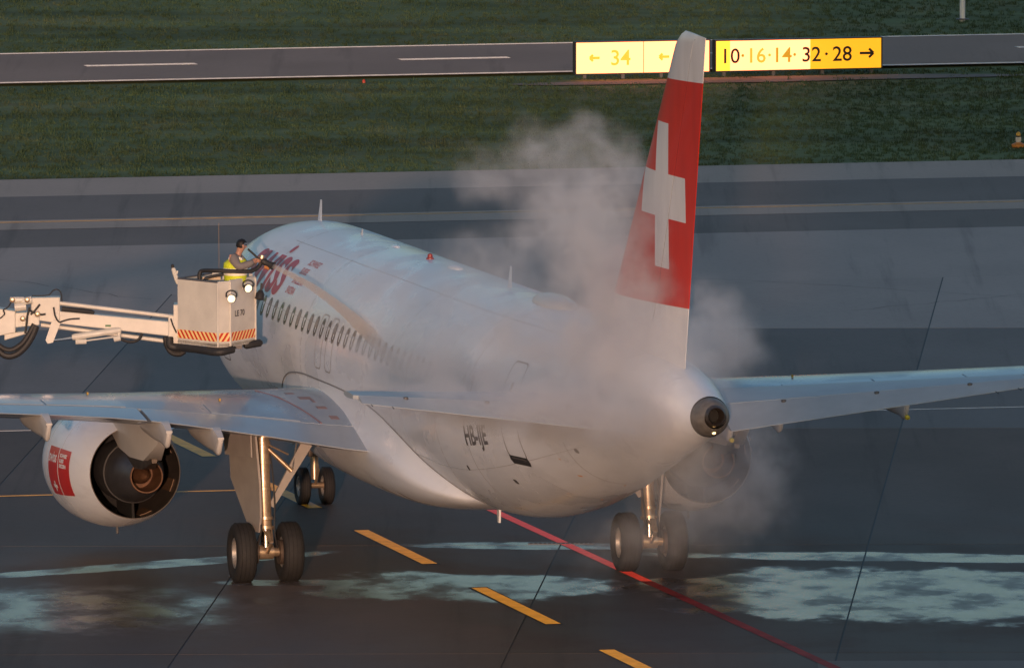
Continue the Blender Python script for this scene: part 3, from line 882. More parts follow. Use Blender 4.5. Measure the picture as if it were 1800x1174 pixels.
def fin_sec(z):
    t = (z-5.6)/(11.78-5.6)
    le = 29.55+.885*(z-5.6); te = 35.36+.24*(z-5.6)
    if z < 6.9: le -= 1.6*((6.9-z)/1.3)**2.2          # dorsal fillet
    if z > 11.45: le += .40*((z-11.45)/.33)**2.6      # rounded top of the leading edge
    return le, te, lerp(.098, .088, min(1, max(0, t)))
def fin_loop(z, x0, x1, n, k_=1.0):
    le, te, tc = fin_sec(z); c = te-le; out = []
    rt = min(1, max(.25, (11.80-z)/.12)) if z > 11.6 else 1
    def pt(x, sgn):
        yt = 5*tc*(.2969*math.sqrt(x)-.126*x-.3516*x**2+.2843*x**3-.1036*x**4)*c*rt*k_+.006
        return Lc(le+c*x, sgn*yt, z+(.0 if z < 11.7 else .03*(1-x)))
    xs = cos_sp(x0, x1, n) if x0 == 0 else lin(x0, x1, n)
    return [pt(x, 1) for x in xs]+[pt(x, -1) for x in reversed(xs)]
def fin_solid(name, zs, x0, x1, n, k_=1.0, m_=None):
    V = []; Fc = []; k2 = 2*n
    for z in zs: V += fin_loop(z, x0, x1, n, k_)
    for i in range(len(zs)-1):
        for k in range(k2): Fc.append((i*k2+k, i*k2+(k+1) % k2, (i+1)*k2+(k+1) % k2, (i+1)*k2+k))
    Fc.append(tuple(range(k2))); Fc.append(tuple((len(zs)-1)*k2+k for k in range(k2)))
    return meshobj(name, V, Fc, m_ or m_fin, plane, True, R(45))
zs = lin(5.35, 6.9, 9)+lin(7.1, 11.2, 12)+lin(11.3, 11.78, 8)
fin_solid('fin', zs, 0, .655, 20)
fin_solid('rudder', lin(5.75, 11.2, 14)+lin(11.3, 11.78, 8), .661, 1.0, 8)
fin_solid('rudder_seal', lin(5.8, 11.7, 16), .650, .668, 3, .975, m_dark)
# ---- antennas, beacon, fairing humps on the roof
def blade(name, s, z, hgt, ch, m):
    V = []; Fc = []; n = 6
    for i in range(n+1):
        t = i/n; c = lerp(ch, ch*.42, t); s0 = s-ch/2+t*ch*.62; zz = z+hgt*t; hw = lerp(.028, .012, t)
        V += [Lc(s0, 0, zz), Lc(s0+c*.3, hw, zz), Lc(s0+c, 0, zz), Lc(s0+c*.3, -hw, zz)]
    for i in range(n):
        for k in range(4): Fc.append((i*4+k, i*4+(k+1) % 4, (i+1)*4+(k+1) % 4, (i+1)*4+k))
    Fc += [(0, 1, 2, 3), tuple(n*4+k for k in range(4))]
    return meshobj(name, V, Fc, m, plane, True, R(60))
blade('antenna', 5.6, 5.78, .44, .36, m_white)
blade('antenna', 21.95, 5.93, .44, .34, m_white)
blade('antenna', 9.4, 5.82, .14, .2, m_white)
b = MB(); b.lathe([(-.02, .08), (.02, .075), (.03, .055), (.09, .045), (.115, 0)], Lc(15.35, 0, 5.9), (0, 0, 1), 20); b.build('beacon', mat('beacon_red', (.28, .015, .012), .25, spec=.5), plane)
def hump(name, s, ln, wd, ht, m, z=None):
    V = []; Fc = []; n = 12; nl = 14
    zt_ = fsec(s)[1] if z is None else z
    for i in range(nl+1):
        t = i/nl; r = max(.02, (1-abs(2*t-1)**2.6))**.5
        for k in range(n):
            a = 2*math.pi*k/n
            V.append(Lc(s-ln/2+t*ln, wd/2*r*math.cos(a), fsec(s-ln/2+t*ln)[1]-.03+ht*r*math.sin(a)))
    for i in range(nl):
        for k in range(n): Fc.append((i*n+k, i*n+(k+1) % n, (i+1)*n+(k+1) % n, (i+1)*n+k))
    return meshobj(name, V, Fc, m, plane)
hump('satellite_dome', 25.6, 2.5, .62, .22, m_fair)
hump('roof_fairing', 17.5, .9, .26, .10, m_white)
hump('roof_fairing', 12.4, .5, .18, .07, m_white)
b = MB(); b.prism([Lc(20.9, -.02, 1.9), Lc(21.2, -.02, 1.9), Lc(21.15, -.02, 1.40), Lc(21.05, -.02, 1.40)], (0, .04, 0)); b.build('drain_mast', m_white, plane, smooth=False)

# ---- engines
EY, EZ = 5.78, 1.76
nac = [(0.0, .92), (.03, .985), (.10, 1.04), (.3, 1.11), (.7, 1.175), (1.2, 1.20), (1.8, 1.195), (2.4, 1.14), (3.0, 1.045), (3.45, .945), (3.62, .90), (3.62, .885), (3.3, .90), (2.6, .90), (1.9, .88), (1.6, .86)]
inl = [(0.0, .92), (.06, .88), (.2, .86), (.5, .86), (1.0, .88), (1.0, .25)]
for side in (1, -1):
    ax = Vector((-1, -side*.018, .03)); org = Lc(11.05, side*EY, EZ-.06)
    def ep(t, r, a):                      # a = 0 outboard, 90 up
        axn = ax.normalized(); up = Vector((0, 0, 1)); o_ = Vector((0, side, 0))
        up2 = (up-axn*up.dot(axn)).normalized(); o2 = (o_-axn*o_.dot(axn)).normalized()
        return org+axn*t+o2*r*math.cos(a)+up2*r*math.sin(a)
    b = MB(); b.lathe(nac[:11], org, ax, 64)
    eng = b.build('engine', m_white, plane)
    b = MB(); b.lathe(nac[10:], org, ax, 64); b.build('fan_duct', m_duct, eng)
    b = MB(); b.lathe(inl, org, ax, 48); b.build('inlet', m_duct, eng)
    b = MB(); b.lathe([(1.7, .86), (1.7, .3)], org, ax, 48); b.build('duct_end', m_black, eng)
    b = MB(); b.lathe([(2.0, .50), (2.6, .60), (3.1, .62), (3.5, .585), (4.0, .485), (4.4, .385), (4.62, .325), (4.62, .305), (4.2, .30), (3.9, .30)], org, ax, 48)
    b.build('core_cowl', m_core, eng)
    b = MB(); b.lathe([(3.45, .597), (3.47, .606), (3.50, .603), (3.52, .585)], org, ax, 48); b.build('cowl_ring', m_seal, eng)
    b = MB(); b.lathe([(4.615, .329), (4.63, .322), (4.63, .298), (4.1, .285), (3.95, .27), (3.95, .0)], org, ax, 40); b.build('core_nozzle', m_noz, eng)
    b = MB(); b.lathe([(3.96, .19), (4.2, .17), (4.45, .11), (4.62, .05), (4.66, .0)], org, ax, 28); b.build('exhaust_plug', m_noz, eng)
    # lower bifurcation strut in the duct
    b = MB(); b.prism([ep(2.2, .5, -math.pi/2), ep(3.5, .55, -math.pi/2), ep(3.55, .89, -math.pi/2), ep(2.2, .89, -math.pi/2)], (0, .05, 0)); b.build('duct_strut', m_black, eng, smooth=False)
    # thrust reverser blocker panels inside the duct
    for a0 in (150, 200, 250, 320, 10, 40):
        a1 = R(a0); b = MB()
        vv = [ep(t, .893, a1+da) for t in (2.5, 3.2) for da in (-.14, 0, .14)]+[ep(t, .878, a1+da) for t in (2.5, 3.2) for da in (-.14, 0, .14)]
        b.add(vv, [(0, 1, 4, 3), (1, 2, 5, 4), (6, 9, 10, 7), (7, 10, 11, 8), (0, 6, 7, 1), (1, 7, 8, 2), (3, 4, 10, 9), (4, 5, 11, 10), (0, 3, 9, 6), (2, 8, 11, 5)])
        b.build('duct_panel', mat('duct_panel_brown', (.16, .10, .06), .5, metal=.3), eng, smooth=False)
    # drain mast under the cowl
    p = ep(2.0, 1.18, -math.pi/2); b = MB(); b.tube([p, p+Vector((-.04, 0, -.13))], .025, 8); b.build('drain_mast', m_seal, eng)
    # pylon, in two pieces: upper fairing and aft fairing over the hot core
    def pyl(name, tz, m):
        V = []; Fc = []; n = len(tz)
        for (s, zt_, zb_, hw) in tz:
            V += [Lc(s, side*EY-hw, zt_), Lc(s, side*EY+hw, zt_), Lc(s, side*EY+hw*1.05, (zt_+zb_)/2), Lc(s, side*EY+hw*.9, zb_), Lc(s, side*EY-hw*.9, zb_), Lc(s, side*EY-hw*1.05, (zt_+zb_)/2)]
        for i in range(n-1):
            for k in range(6): Fc.append((i*6+k, i*6+(k+1) % 6, (i+1)*6+(k+1) % 6, (i+1)*6+k))
        Fc += [tuple(range(6)), tuple((n-1)*6+k for k in range(6))]
        return meshobj(name, V, Fc, m, eng, True, R(35))
    pyl('pylon', [(11.9, 2.98, 2.8, .06), (12.6, 3.14, 2.7, .20), (13.6, 3.2, 2.6, .26), (14.6, 3.12, 2.30, .27), (15.6, 3.02, 2.22, .26), (16.6, 2.95, 2.25, .20), (17.4, 2.98, 2.62, .10), (17.9, 3.02, 2.9, .03)], m_fair)
    pyl('pylon_heat_shield', [(14.3, 2.32, 2.1, .14), (14.9, 2.26, 2.12, .19), (15.7, 2.24, 2.0, .19), (16.3, 2.27, 2.05, .14), (16.8, 2.3, 2.22, .05)], m_titan)
    # nacelle strake
    b = MB(); aa = R(150)
    b.prism([ep(.9, 1.18, aa), ep(1.9, 1.19, aa), ep(1.85, 1.40, aa), ep(1.5, 1.36, aa)], (0, 0, .02)); b.build('strake', m_white, eng, smooth=False)
    # red panel with white lettering on the outboard cowl
    def nac_r(t): return interp([p[0] for p in nac[:11]], [p[1] for p in nac[:11]], t)
    def npatch(name, t0, t1, a0, a1, m, off, nt_=8, na=12):
        v = [ep(t, nac_r(t)+off, R(a)) for t in lin(t0, t1, nt_) for a in lin(a0, a1, na)]
        f = [(i*na+k, i*na+k+1, (i+1)*na+k+1, (i+1)*na+k) for i in range(nt_-1) for k in range(na-1)]
        return meshobj(name, v, f, m, eng)
    npatch('red_panel', 1.30, 2.68, -27, 19, m_swred, .008)
    npatch('panel_divider', 2.02, 2.06, -27, 19, m_wlet, .014, 2)
    def ntext(string, size, t0, a0, m):
        v, f = text_mesh(string, size, .12, .05, .95, .006)
        wmx = max(p.x for p in v)
        out = [ep(t0+(p.x if side > 0 else wmx-p.x), nac_r(t0+p.x)+.014, R(a0)+p.y/1.18) for p in v]
        meshobj('cowl_lettering', out, f, m, eng, smooth=False)
    ntext('swiss', .30, 1.34, 5, m_wlet)
    for i, wd in enumerate(('SCHWEIZ', 'SUISSE', 'SVIZZERA')): ntext(wd, .095, 2.12, 11-5*i, m_wlet)
    npatch('cowl_cross', 1.66, 1.75, -23, -13, m_wlet, .013, 3, 5); npatch('cowl_cross', 1.56, 1.85, -19.6, -16.4, m_wlet, .0145, 4, 4)
    # cowl seams
    for t in (1.0, 2.1):
        b = MB(); b.lathe([(t-.006, nac_r(t)-.002), (t, nac_r(t)+.003), (t+.006, nac_r(t)-.002)], org, ax, 64); b.build('cowl_seam', m_joint, eng)
    for a0 in (86, 94, -88):
        b = MB(); b.tube([ep(t, nac_r(t)+.001, R(a0)) for t in lin(1.0, 3.58, 12)], .006, 5); b.build('cowl_seam', m_joint, eng)

# ---- landing gear
def wheel_profile(rad, wd, rim):
    h = wd/2
    tyre = [(-h*.62, rim), (-h*.86, rim+.06*rad), (-h, rad*.72), (-h*.98, rad*.84), (-h*.82, rad*.945), (-h*.55, rad*.985), (0, rad), (h*.55, rad*.985), (h*.82, rad*.945), (h*.98, rad*.84), (h, rad*.72), (h*.86, rim+.06*rad), (h*.62, rim)]
    rm = [(-h*.40, 0), (-h*.52, rim*.22), (-h*.30, rim*.35), (-h*.36, rim*.78), (-h*.70, rim*.88), (-h*.72, rim*1.04), (-h*.6, rim*1.02), (h*.6, rim*1.02), (h*.72, rim*1.04), (h*.70, rim*.88), (h*.36, rim*.78), (h*.30, rim*.35), (h*.52, rim*.22), (h*.40, 0)]
    return tyre, rm
def wheel(s, y, rad, wd, rim, parent, squash=.035):
    ty, rm = wheel_profile(rad, wd, rim)
    zc = rad-squash
    b = MB(); b.lathe(ty, Lc(s, y, zc), (0, 1, 0), 56)
    # flattened contact patch
    b.v = [(p[0], p[1], max(p[2], .0005)) for p in b.v]
    t = b.build('tyre', m_rubber, parent)
    for d in (-.3, -.1, .1, .3):
        g = MB(); g.lathe([(d*wd-.006, rad*.9835), (d*wd-.006, rad*1.0012-abs(d)*.02*rad), (d*wd+.006, rad*1.0012-abs(d)*.02*rad), (d*wd+.006, rad*.9835)], Lc(s, y, zc), (0, 1, 0), 48)
        g.v = [(p[0], p[1], max(p[2], .0008)) for p in g.v]
        g.build('tread_groove', m_black, parent)
    b = MB(); b.lathe(rm, Lc(s, y, zc), (0, 1, 0), 40); b.build('rim', m_rim, parent)
    b = MB()
    for k in range(8):
        a = 2*math.pi*k/8
        for sg in (-1, 1):
            b.lathe([(0, rim*.10), (.012*sg, rim*.10), (.013*sg, 0)], Lc(s+rim*.56*math.cos(a), y+sg*wd*.15, zc+rim*.56*math.sin(a)), (0, 1, 0), 8)
    b.build('wheel_bolts', m_brake, parent)
for side in (1, -1):
    b = MB()
    yb = 3.795*side
    b.tube([Lc(17.71, yb, .95), Lc(17.66, yb, 1.02), Lc(17.5, yb, 1.9), Lc(17.38, yb, 2.95)], [.115, .135, .135, .14], 20)
    gear = b.build('main_landing_gear', m_strut, plane)
    b = MB(); b.tube([Lc(17.73, yb, .50), Lc(17.70, yb, 1.0)], .095, 18); b.build('oleo_piston', m_chrome, gear)
    b = MB(); b.tube([Lc(17.72, yb-.42, .555), Lc(17.72, yb+.42, .555)], .085, 14); b.lathe([(-.14, .14), (.14, .14)], Lc(17.72, yb, .555), (0, 1, 0), 16); b.build('axle', m_strut, gear)
    for sg in (-1, 1):
        wheel(17.71, yb+.463*sg, .584, .40, .285, gear)
        b = MB(); b.lathe([(-.13, .1), (-.13, .22), (.05, .235), (.05, .1)], Lc(17.71, yb+.30*sg, .55), (0, 1, 0), 24); b.build('brake_pack', m_brake, gear)
    # collars, rings and torque links on the strut
    for z, r in ((1.02, .17), (1.20, .155), (1.75, .15), (2.25, .15), (2.62, .16)):
        s = interp([.95, 1.9, 2.95], [17.71, 17.5, 17.38], z)
        b = MB(); b.lathe([(-.035, r-.02), (-.03, r), (.03, r), (.035, r-.02)], Lc(s, yb, z), (.15, 0, 1), 20); b.build('strut_collar', m_strut, gear)
    b = MB(); b.tube([Lc(17.92, yb, 1.0), Lc(18.22, yb, .80)], .035, 8); b.tube([Lc(18.22, yb, .80), Lc(17.88, yb, .56)], .035, 8)
    b.tube([Lc(17.86, yb-.08, 1.02), Lc(18.2, yb-.03, .80)], .02, 6); b.tube([Lc(17.86, yb+.08, 1.02), Lc(18.2, yb+.03, .80)], .02, 6); b.build('torque_link', m_strut, gear)
    # folding side brace running up and inboard
    q0 = Lc(17.6, yb-.14*side, 1.42); q1 = Lc(17.55, side*2.82, 2.82)
    dq = (q1-q0).normalized(); nx_ = dq.cross(Vector((1, 0, 0))).normalized()
    b = MB(); b.prism([q0-nx_*.05, q1-nx_*.12, q1+nx_*.12, q0+nx_*.05], (.08, 0, 0)); b.build('side_brace', m_gdoor, gear, smooth=False)
    b = MB(); b.tube([Lc(17.5, yb-.1*side, 2.52), lerp(q0, q1, .48)], [.04, .05], 10); b.tube([Lc(17.5, yb-.1*side, 2.6), Lc(17.5, side*3.3, 2.40)], .018, 6); b.build('lock_stay', m_strut, gear)
    b = MB(); b.tube([lerp(q0, q1, .5), Lc(17.5, side*3.1, 2.85)], .018, 6); b.build('brace_rod', m_seal, gear)
    # hydraulic lines
    for k, (oy, ox) in enumerate(((.15, .05), (-.15, .08), (.12, .14))):
        pts = arc_pts([Lc(17.45-ox, yb+oy*.8, 2.7), Lc(17.52-ox+.2, yb+oy, 2.1), Lc(17.62-ox+.22, yb+oy*1.1, 1.5), Lc(17.72-ox+.25, yb+oy*.9, 1.0), Lc(17.75, yb+oy*1.5, .62)], 5)
        b = MB(); b.tube(pts, .016, 6); b.build('hydraulic_line', m_dark, gear)
    # leg door outboard of the strut
    o_ = yb+.16*side
    prof = [(16.75, 2.95, .02), (18.0, 2.95, .02), (18.05, 1.9, .0), (17.98, 1.25, 0), (17.85, .95, 0), (17.45, .95, 0), (17.05, 1.45, 0), (16.7, 1.9, 0)]
    pts = [Lc(s, o_+side*(.14*max(0, (z-.9)/2)), z) for s, z, _ in prof]
    # the door plate is turned slightly to face aft
    pts = [Vector((p.x, p.y+side*(17.9-(17.71-p.x))*.20*(1 if True else 0), p.z)) for p in pts]
    b = MB(); b.prism(pts, (0, -.04*side, 0)); b.build('gear_door', m_gdoor, gear, smooth=False)
    pts2 = [Lc(16.8, o_+side*.50, 3.05), Lc(18.05, o_+side*.22, 3.05), Lc(18.05, o_+side*.20, 2.42), Lc(16.8, o_+side*.44, 2.36)]
    b = MB(); b.prism(pts2, (0, -.03*side, 0)); b.build('gear_door', m_gdoor, gear, smooth=False)
# nose gear
b = MB(); b.tube([Lc(5.07, 0, .50), Lc(5.02, 0, 1.2), Lc(4.9, 0, 2.0)], [.075, .095, .10], 16)
ng = b.build('nose_landing_gear', m_strut, plane)
b = MB(); b.tube([Lc(5.07, -.25, .375), Lc(5.07, .25, .375)], .06, 12); b.build('axle', m_strut, ng)
for sg in (-1, 1): wheel(5.07, .25*sg, .385, .225, .20, ng, .02)
b = MB(); b.tube([Lc(5.2, 0, .95), Lc(5.42, 0, .72), Lc(5.16, 0, .42)], .03, 8); b.build('torque_link', m_strut, ng)
b = MB(); b.lathe([(-.06, .13), (.06, .13)], Lc(5.03, 0, 1.12), (0, 0, 1), 18); b.box(Lc(5.15, 0, 1.05), (.12, .30, .16)); b.build('steering_collar', m_brake, ng)
b = MB(); b.lathe([(0, .07), (.05, .07), (.055, 0)], Lc(5.22, 0, 1.12), (-1, 0, 0), 16); b.build('lamp_housing', m_rim, ng)
b = MB(); b.tube([Lc(4.95, 0, 1.35), Lc(3.6, 0, 2.0)], .05, 10); b.build('drag_brace', m_strut, ng)
for sg in (-1, 1):
    b = MB(); b.prism([Lc(4.4, .42*sg, 1.92), Lc(5.4, .42*sg, 1.92), Lc(5.4, .50*sg, 1.25), Lc(4.4, .50*sg, 1.3)], (0, .03*sg, 0)); b.build('gear_door', m_gdoor, ng, smooth=False)

# ================================================================== de-icing truck with boom and basket
truck = empty('deicing_truck', (-17.0, 5.6, 0))
tag(truck, 'white de-icing boom with open work basket reaching in beside the airliner nose', 'boom lift')
TO = Vector((-17.0, 5.6, 0))
def tl(p): return Vector(p)-TO
def tb(): return MB()
def tbuild(b, name, m, parent=None, smooth=True, angle=R(35)):
    b.v = [tuple(Vector(p)-TO) for p in b.v]
    o = b.build(name, m, parent or truck, smooth, angle)
    return o
m_lift = mat('lift_white', (.70, .675, .60), .45, coat=.1, noise=True, nscale=2.5, namt=.14)
m_rubblk = mat('black_rubber', (.025, .025, .026), .6)
m_steel = mat('ram_steel', (.55, .55, .55), .2, metal=1.0)
m_stred = mat('stripe_red', (.62, .05, .02), .45)
m_stwht = mat('stripe_yellow', (.95, .72, .30), .4)
def A(u, v, Y): return at(u, v, Y)
zb = A(382, 610, 4.3).z; zt2 = A(383, 498, 4.3).z
BP = [(A(312, 550, 5.15).x, 5.15), (A(383, 550, 4.3).x, 4.3), (A(405, 550, 4.45).x, 4.45), (A(449, 550, 5.3).x, 5.3), (A(447, 550, 5.9).x, 5.95), (A(372, 550, 6.2).x, 6.25)]
cxb = sum(p[0] for p in BP)/6; cyb = sum(p[1] for p in BP)/6
b = tb(); b.prism([(x, y, zb) for x, y in BP], (0, 0, .06)); basket = tbuild(b, 'basket', m_lift, smooth=False)
BP3 = [Vector((x, y, 0)) for x, y in BP]
for i in range(6):
    p, q = BP3[i], BP3[(i+1) % 6]; d = (q-p).normalized(); n = Vector((d.y, -d.x, 0))
    if n.dot(p-Vector((cxb, cyb, 0))) < 0: n = -n
    b = tb(); th = .035
    pz0, pz1 = zb-.01, zt2+.015*(i == 2)
    b.prism([p+d*.008+Vector((0, 0, pz0)), q-d*.008+Vector((0, 0, pz0)), q-d*.008+Vector((0, 0, pz1)), p+d*.008+Vector((0, 0, pz1))], -n*th)
    tbuild(b, 'side_panel', m_lift, basket, smooth=False)
    # rim on the top edge
    b = tb(); b.tube([p-n*.018+Vector((0, 0, pz1+.012)), q-n*.018+Vector((0, 0, pz1+.012))], .022, 8); tbuild(b, 'rim', m_seal if i in (0, 5) else m_lift, basket)
    # warning stripes
    L_ = (q-p).length; z0s = zb+.10; z1s = zb+.27; hh = z1s-z0s
    b = tb(); b.prism([p+d*.01+n*.004+Vector((0, 0, z0s)), q-d*.01+n*.004+Vector((0, 0, z0s)), q-d*.01+n*.004+Vector((0, 0, z1s)), p+d*.01+n*.004+Vector((0, 0, z1s))], -n*.006)
    band = tbuild(b, 'stripe_band', m_stwht, basket, smooth=False)
    t = -hh; dirn = -1 if i in (0,) else 1
    def clipx(poly, lim, keep_less):
        out = []
        for j in range(len(poly)):
            A_, B_ = poly[j], poly[(j+1) % len(poly)]
            ia = (A_[0] <= lim) == keep_less or A_[0] == lim; ib = (B_[0] <= lim) == keep_less or B_[0] == lim
            if ia: out.append(A_)
            if ia != ib:
                u_ = (lim-A_[0])/(B_[0]-A_[0]); out.append((lim, A_[1]+(B_[1]-A_[1])*u_))
        return out
    while t < L_:
        x0, x1 = t, t+.055; sh = hh*.75
        poly = [(x0+sh, 0), (x1+sh, 0), (x1, hh), (x0, hh)] if dirn < 0 else [(x0, 0), (x1, 0), (x1+sh, hh), (x0+sh, hh)]
        poly = clipx(poly, .012, False)
        if len(poly) > 2: poly = clipx(poly, L_-.012, True)
        if len(poly) > 2:
            b = tb(); b.prism([p+d*x+n*.008+Vector((0, 0, z0s+z)) for x, z in poly], -n*.006)
            tbuild(b, 'stripe', m_stred, basket, smooth=False)
        t += .12
# corner posts
for i in (1, 2, 3):
    p = BP3[i]; b = tb(); b.tube([p+Vector((0, 0, zb)), p+Vector((0, 0, zt2+.01))], .022, 8); tbuild(b, 'corner_post', m_lift, basket)
# black bumper rails under the floor
p, q = BP3[0], BP3[1]
b = tb(); b.tube(arc_pts([(p.x-.16, p.y+.05, zb+.10), (p.x-.14, p.y, zb-.06), (p.x+.05, p.y-.05, zb-.09), lerp(p, q, .5)+Vector((0, -.02, zb-.09)), q+Vector((0, -.03, zb-.10)), BP3[2]+Vector((.05, 0, zb-.06))], 6), .075, 12); tbuild(b, 'bumper', m_rubblk, basket)
b = tb(); b.tube([BP3[3]+Vector((-.22, -.22, zb-.05)), BP3[3]+Vector((-.18, -.2, zb-.045)), BP3[3]+Vector((.08, .02, zb-.02)), BP3[3]+Vector((.11, .05, zb-.015))], [.05, .075, .075, .05], 12); tbuild(b, 'bumper', m_rubblk, basket)
b = tb(); b.box((cxb, cyb, zb-.05), (.7, .7, .09)); tbuild(b, 'floor_frame', m_seal, basket, smooth=False)
# lettering and small slot
v, f = text_mesh('LE 70', .16, 0, 0, 1.0, .004)
p, q = BP3[2], BP3[3]; d = (q-p).normalized(); n = Vector((d.y, -d.x, 0))
base = p+d*.16+n*.006+Vector((0, 0, A(413, 556, 4.6).z))
meshobj('basket_lettering', [tuple(base+d*c.x*1.05+Vector((0, 0, c.y))-TO) for c in v], f, m_let, basket, smooth=False)
# hand rail
rail = arc_pts([A(351, 495, 5.0), A(351, 481, 5.0), A(357, 476, 4.98), A(380, 476, 4.8), A(410, 477, 4.75), A(436, 477, 4.85), A(450, 473, 4.95), A(457, 465, 5.0), A(459, 458, 5.0)], 6)
b = tb(); b.tube(rail, .042, 12); tbuild(b, 'hand_rail', m_rubblk, basket)
b = tb(); b.tube(arc_pts([A(360, 496, 5.3), A(363, 489, 5.3), A(395, 482, 5.35), A(412, 480, 5.4)], 6), .03, 10); tbuild(b, 'hand_rail', m_rubblk, basket)
b = tb(); b.box(A(370, 489, 5.4), (.40, .12, .06)); tbuild(b, 'control_panel', mat('control_tan', (.55, .42, .27), .5), basket, smooth=False)
# lamps
def lamp(u, v, Y, aim, r=.080):
    c = A(u, v, Y); ax = Vector(aim).normalized()
    b = tb(); b.lathe([(-.16, .0), (-.15, r*.55), (-.06, r*.9), (0, r*1.08), (.02, r*1.08), (.02, r*.96)], c, ax, 24); o = tbuild(b, 'work_lamp', m_rubblk, basket)
    b = tb(); b.lathe([(.012, r*.97), (.022, r*.6), (.026, 0)], c, ax, 24)
    b.v = [tuple(Vector(p)-TO) for p in b.v]; b.build('lens', mat('lamp_glow_basket', (1, .9, .75), .3, emit=(1, .74, .42), estr=.85), o)
    b = tb(); b.tube(arc_pts([c+Vector((-.1, .03, .03)), c+Vector((-.09, 0, .12)), c+Vector((0, 0, .16)), c+Vector((.09, 0, .12)), c+Vector((.1, .03, .03))], 4), .014, 6); tbuild(b, 'lamp_bracket', m_rubblk, o)
    b = tb(); b.tube([c-ax*.1, c+Vector((-.03, .25, -.02))], .02, 6); tbuild(b, 'lamp_arm', m_rubblk, o)
lamp(406.5, 525, 4.25, (.15, -1, -.15)); lamp(436, 507, 4.72, (.45, -1, -.12))
c = A(457, 519, 5.2)
b = tb(); b.lathe([(-.1, .02), (-.08, .09), (.03, .085), (.1, .04), (.12, 0)], c, (.2, .3, 1), 16); b.tube([c+Vector((.02, 0, .1)), c+Vector((.03, 0, .24))], .018, 6); o = tbuild(b, 'side_lamp', m_rubblk, basket)
b = tb(); b.tube([c, A(446, 528, 5.3)], .022, 8); tbuild(b, 'lamp_arm', m_lift, o)
# whip stalk and left bracket on the basket
b = tb(); b.tube(arc_pts([A(314, 498, 5.3), A(309, 487, 5.3), A(304, 470, 5.3)], 5), [.05]*5+[.045]*5+[.02], 8); b.tube([A(309, 487, 5.3), A(312, 476, 5.3)], .02, 6); tbuild(b, 'control_stalk', m_lift, basket)
b = tb(); b.lathe([(0, .03), (.06, .035), (.08, 0)], A(303.5, 471, 5.3), (0, 0, 1), 10); tbuild(b, 'stalk_knob', m_rubblk, basket)
b = tb(); b.tube([A(385, 478, 5.6), A(384.5, 392, 5.6)], .005, 5); tbuild(b, 'whip_aerial', mat('aerial_brown', (.25, .18, .12), .6), basket)
# spray gun
gun0, gun1 = A(447, 453, 5.0), A(481, 468, 4.9)
b = tb(); b.tube([A(436, 438, 5.1), A(446, 447, 5.05), A(455, 456, 5.0)], .022, 8); b.tube([A(455, 456, 5.0), A(463, 459.5, 4.97)], .05, 12); b.tube([A(463, 459.5, 4.97), A(472, 464, 4.94), gun1], [.07, .055, .085], 14)
gun = tbuild(b, 'spray_gun', m_rubblk, basket)
b = tb(); b.tube([A(459, 458, 5.0), A(461, 449, 5.0)], .05, 10); tbuild(b, 'gun_mount', m_strut, basket)
b = tb(); b.tube([A(466, 468, 5.0), A(474, 471, 4.97)], .05, 10); tbuild(b, 'gun_body', mat('gun_orange', (.50, .20, .06), .5), basket)

# ---- boom
BY = 5.45
def beam(name, u0, vt0, vb0, u1, vt1, vb1, wd, m, Y=BY, parent=None):
    a, c, e, g_ = A(u0, vt0, Y), A(u1, vt1, Y), A(u1, vb1, Y), A(u0, vb0, Y)
    b = tb(); b.prism([a+Vector((0, -wd/2, 0)), c+Vector((0, -wd/2, 0)), e+Vector((0, -wd/2, 0)), g_+Vector((0, -wd/2, 0))], (0, wd, 0))
    o = tbuild(b, name, m, parent, smooth=False)
    md = o.modifiers.new('bevel', 'BEVEL'); md.width = .02; md.segments = 2
    return o
boom = beam('boom_arm', 96, 545, 567, 316, 566, 592, .26, m_lift)
b = tb(); b.tube([A(47, 526, BY-.1), A(300, 556, BY-.1), A(312, 558, BY-.1)], [.045, .04, .04], 12); tbuild(b, 'levelling_rod', m_lift, boom)
b = tb(); b.tube([A(72, 571, BY), A(318, 603, BY)], .042, 12); tbuild(b, 'levelling_rod', m_lift, boom)
beam('boom_head', 296, 552, 601, 320, 556, 606, .30, m_lift, BY, boom)
b = tb(); b.box((BP[0][0]+.06, BP[0][1]+.42, zb+.42), (.28, .55, .62)); tbuild(b, 'basket_mount', m_lift, boom, smooth=False)
# knuckle
beam('knuckle', -8, 540, 590, 28, 545, 583, .42, m_lift)
beam('knuckle_plate', 22, 549, 575, 70, 546, 570, .36, m_lift)
beam('knuckle_bracket', 55, 522, 560, 106, 521, 568, .30, m_lift)
beam('knuckle_foot', 8, 585, 597, 52, 580, 584, .34, m_lift)
for (u0, v0, u1, v1, r) in ((18, 527, 42, 527, .06), (40, 530, 56, 527, .075), (26, 540, 46, 538, .09), (30, 549, 30, 549, .1)):
    if u0 == u1: continue
    b = tb(); b.tube([A(u0, v0, BY-.2), A(u1, v1, BY-.2)], r, 12); tbuild(b, 'pivot_pin', m_lift)
for (u, v) in ((22, 527), (48, 527), (66, 552), (40, 560)):
    b = tb(); b.lathe([(0, .055), (.06, .055), (.07, .03), (.07, 0)], A(u, v, BY-.22), (0, -1, 0), 14); tbuild(b, 'pivot_cap', m_strut)
b = tb(); b.prism([A(92, 562, BY-.22), A(108, 564, BY-.22), A(93, 602, BY-.22), A(84, 604, BY-.22), A(80, 598, BY-.22)], (0, .08, 0)); tbuild(b, 'lever', m_lift, boom, smooth=False)
b = tb(); b.tube([A(88, 599, BY-.18), A(130, 594, BY-.18)], .028, 10); tbuild(b, 'ram_rod', m_steel, boom)
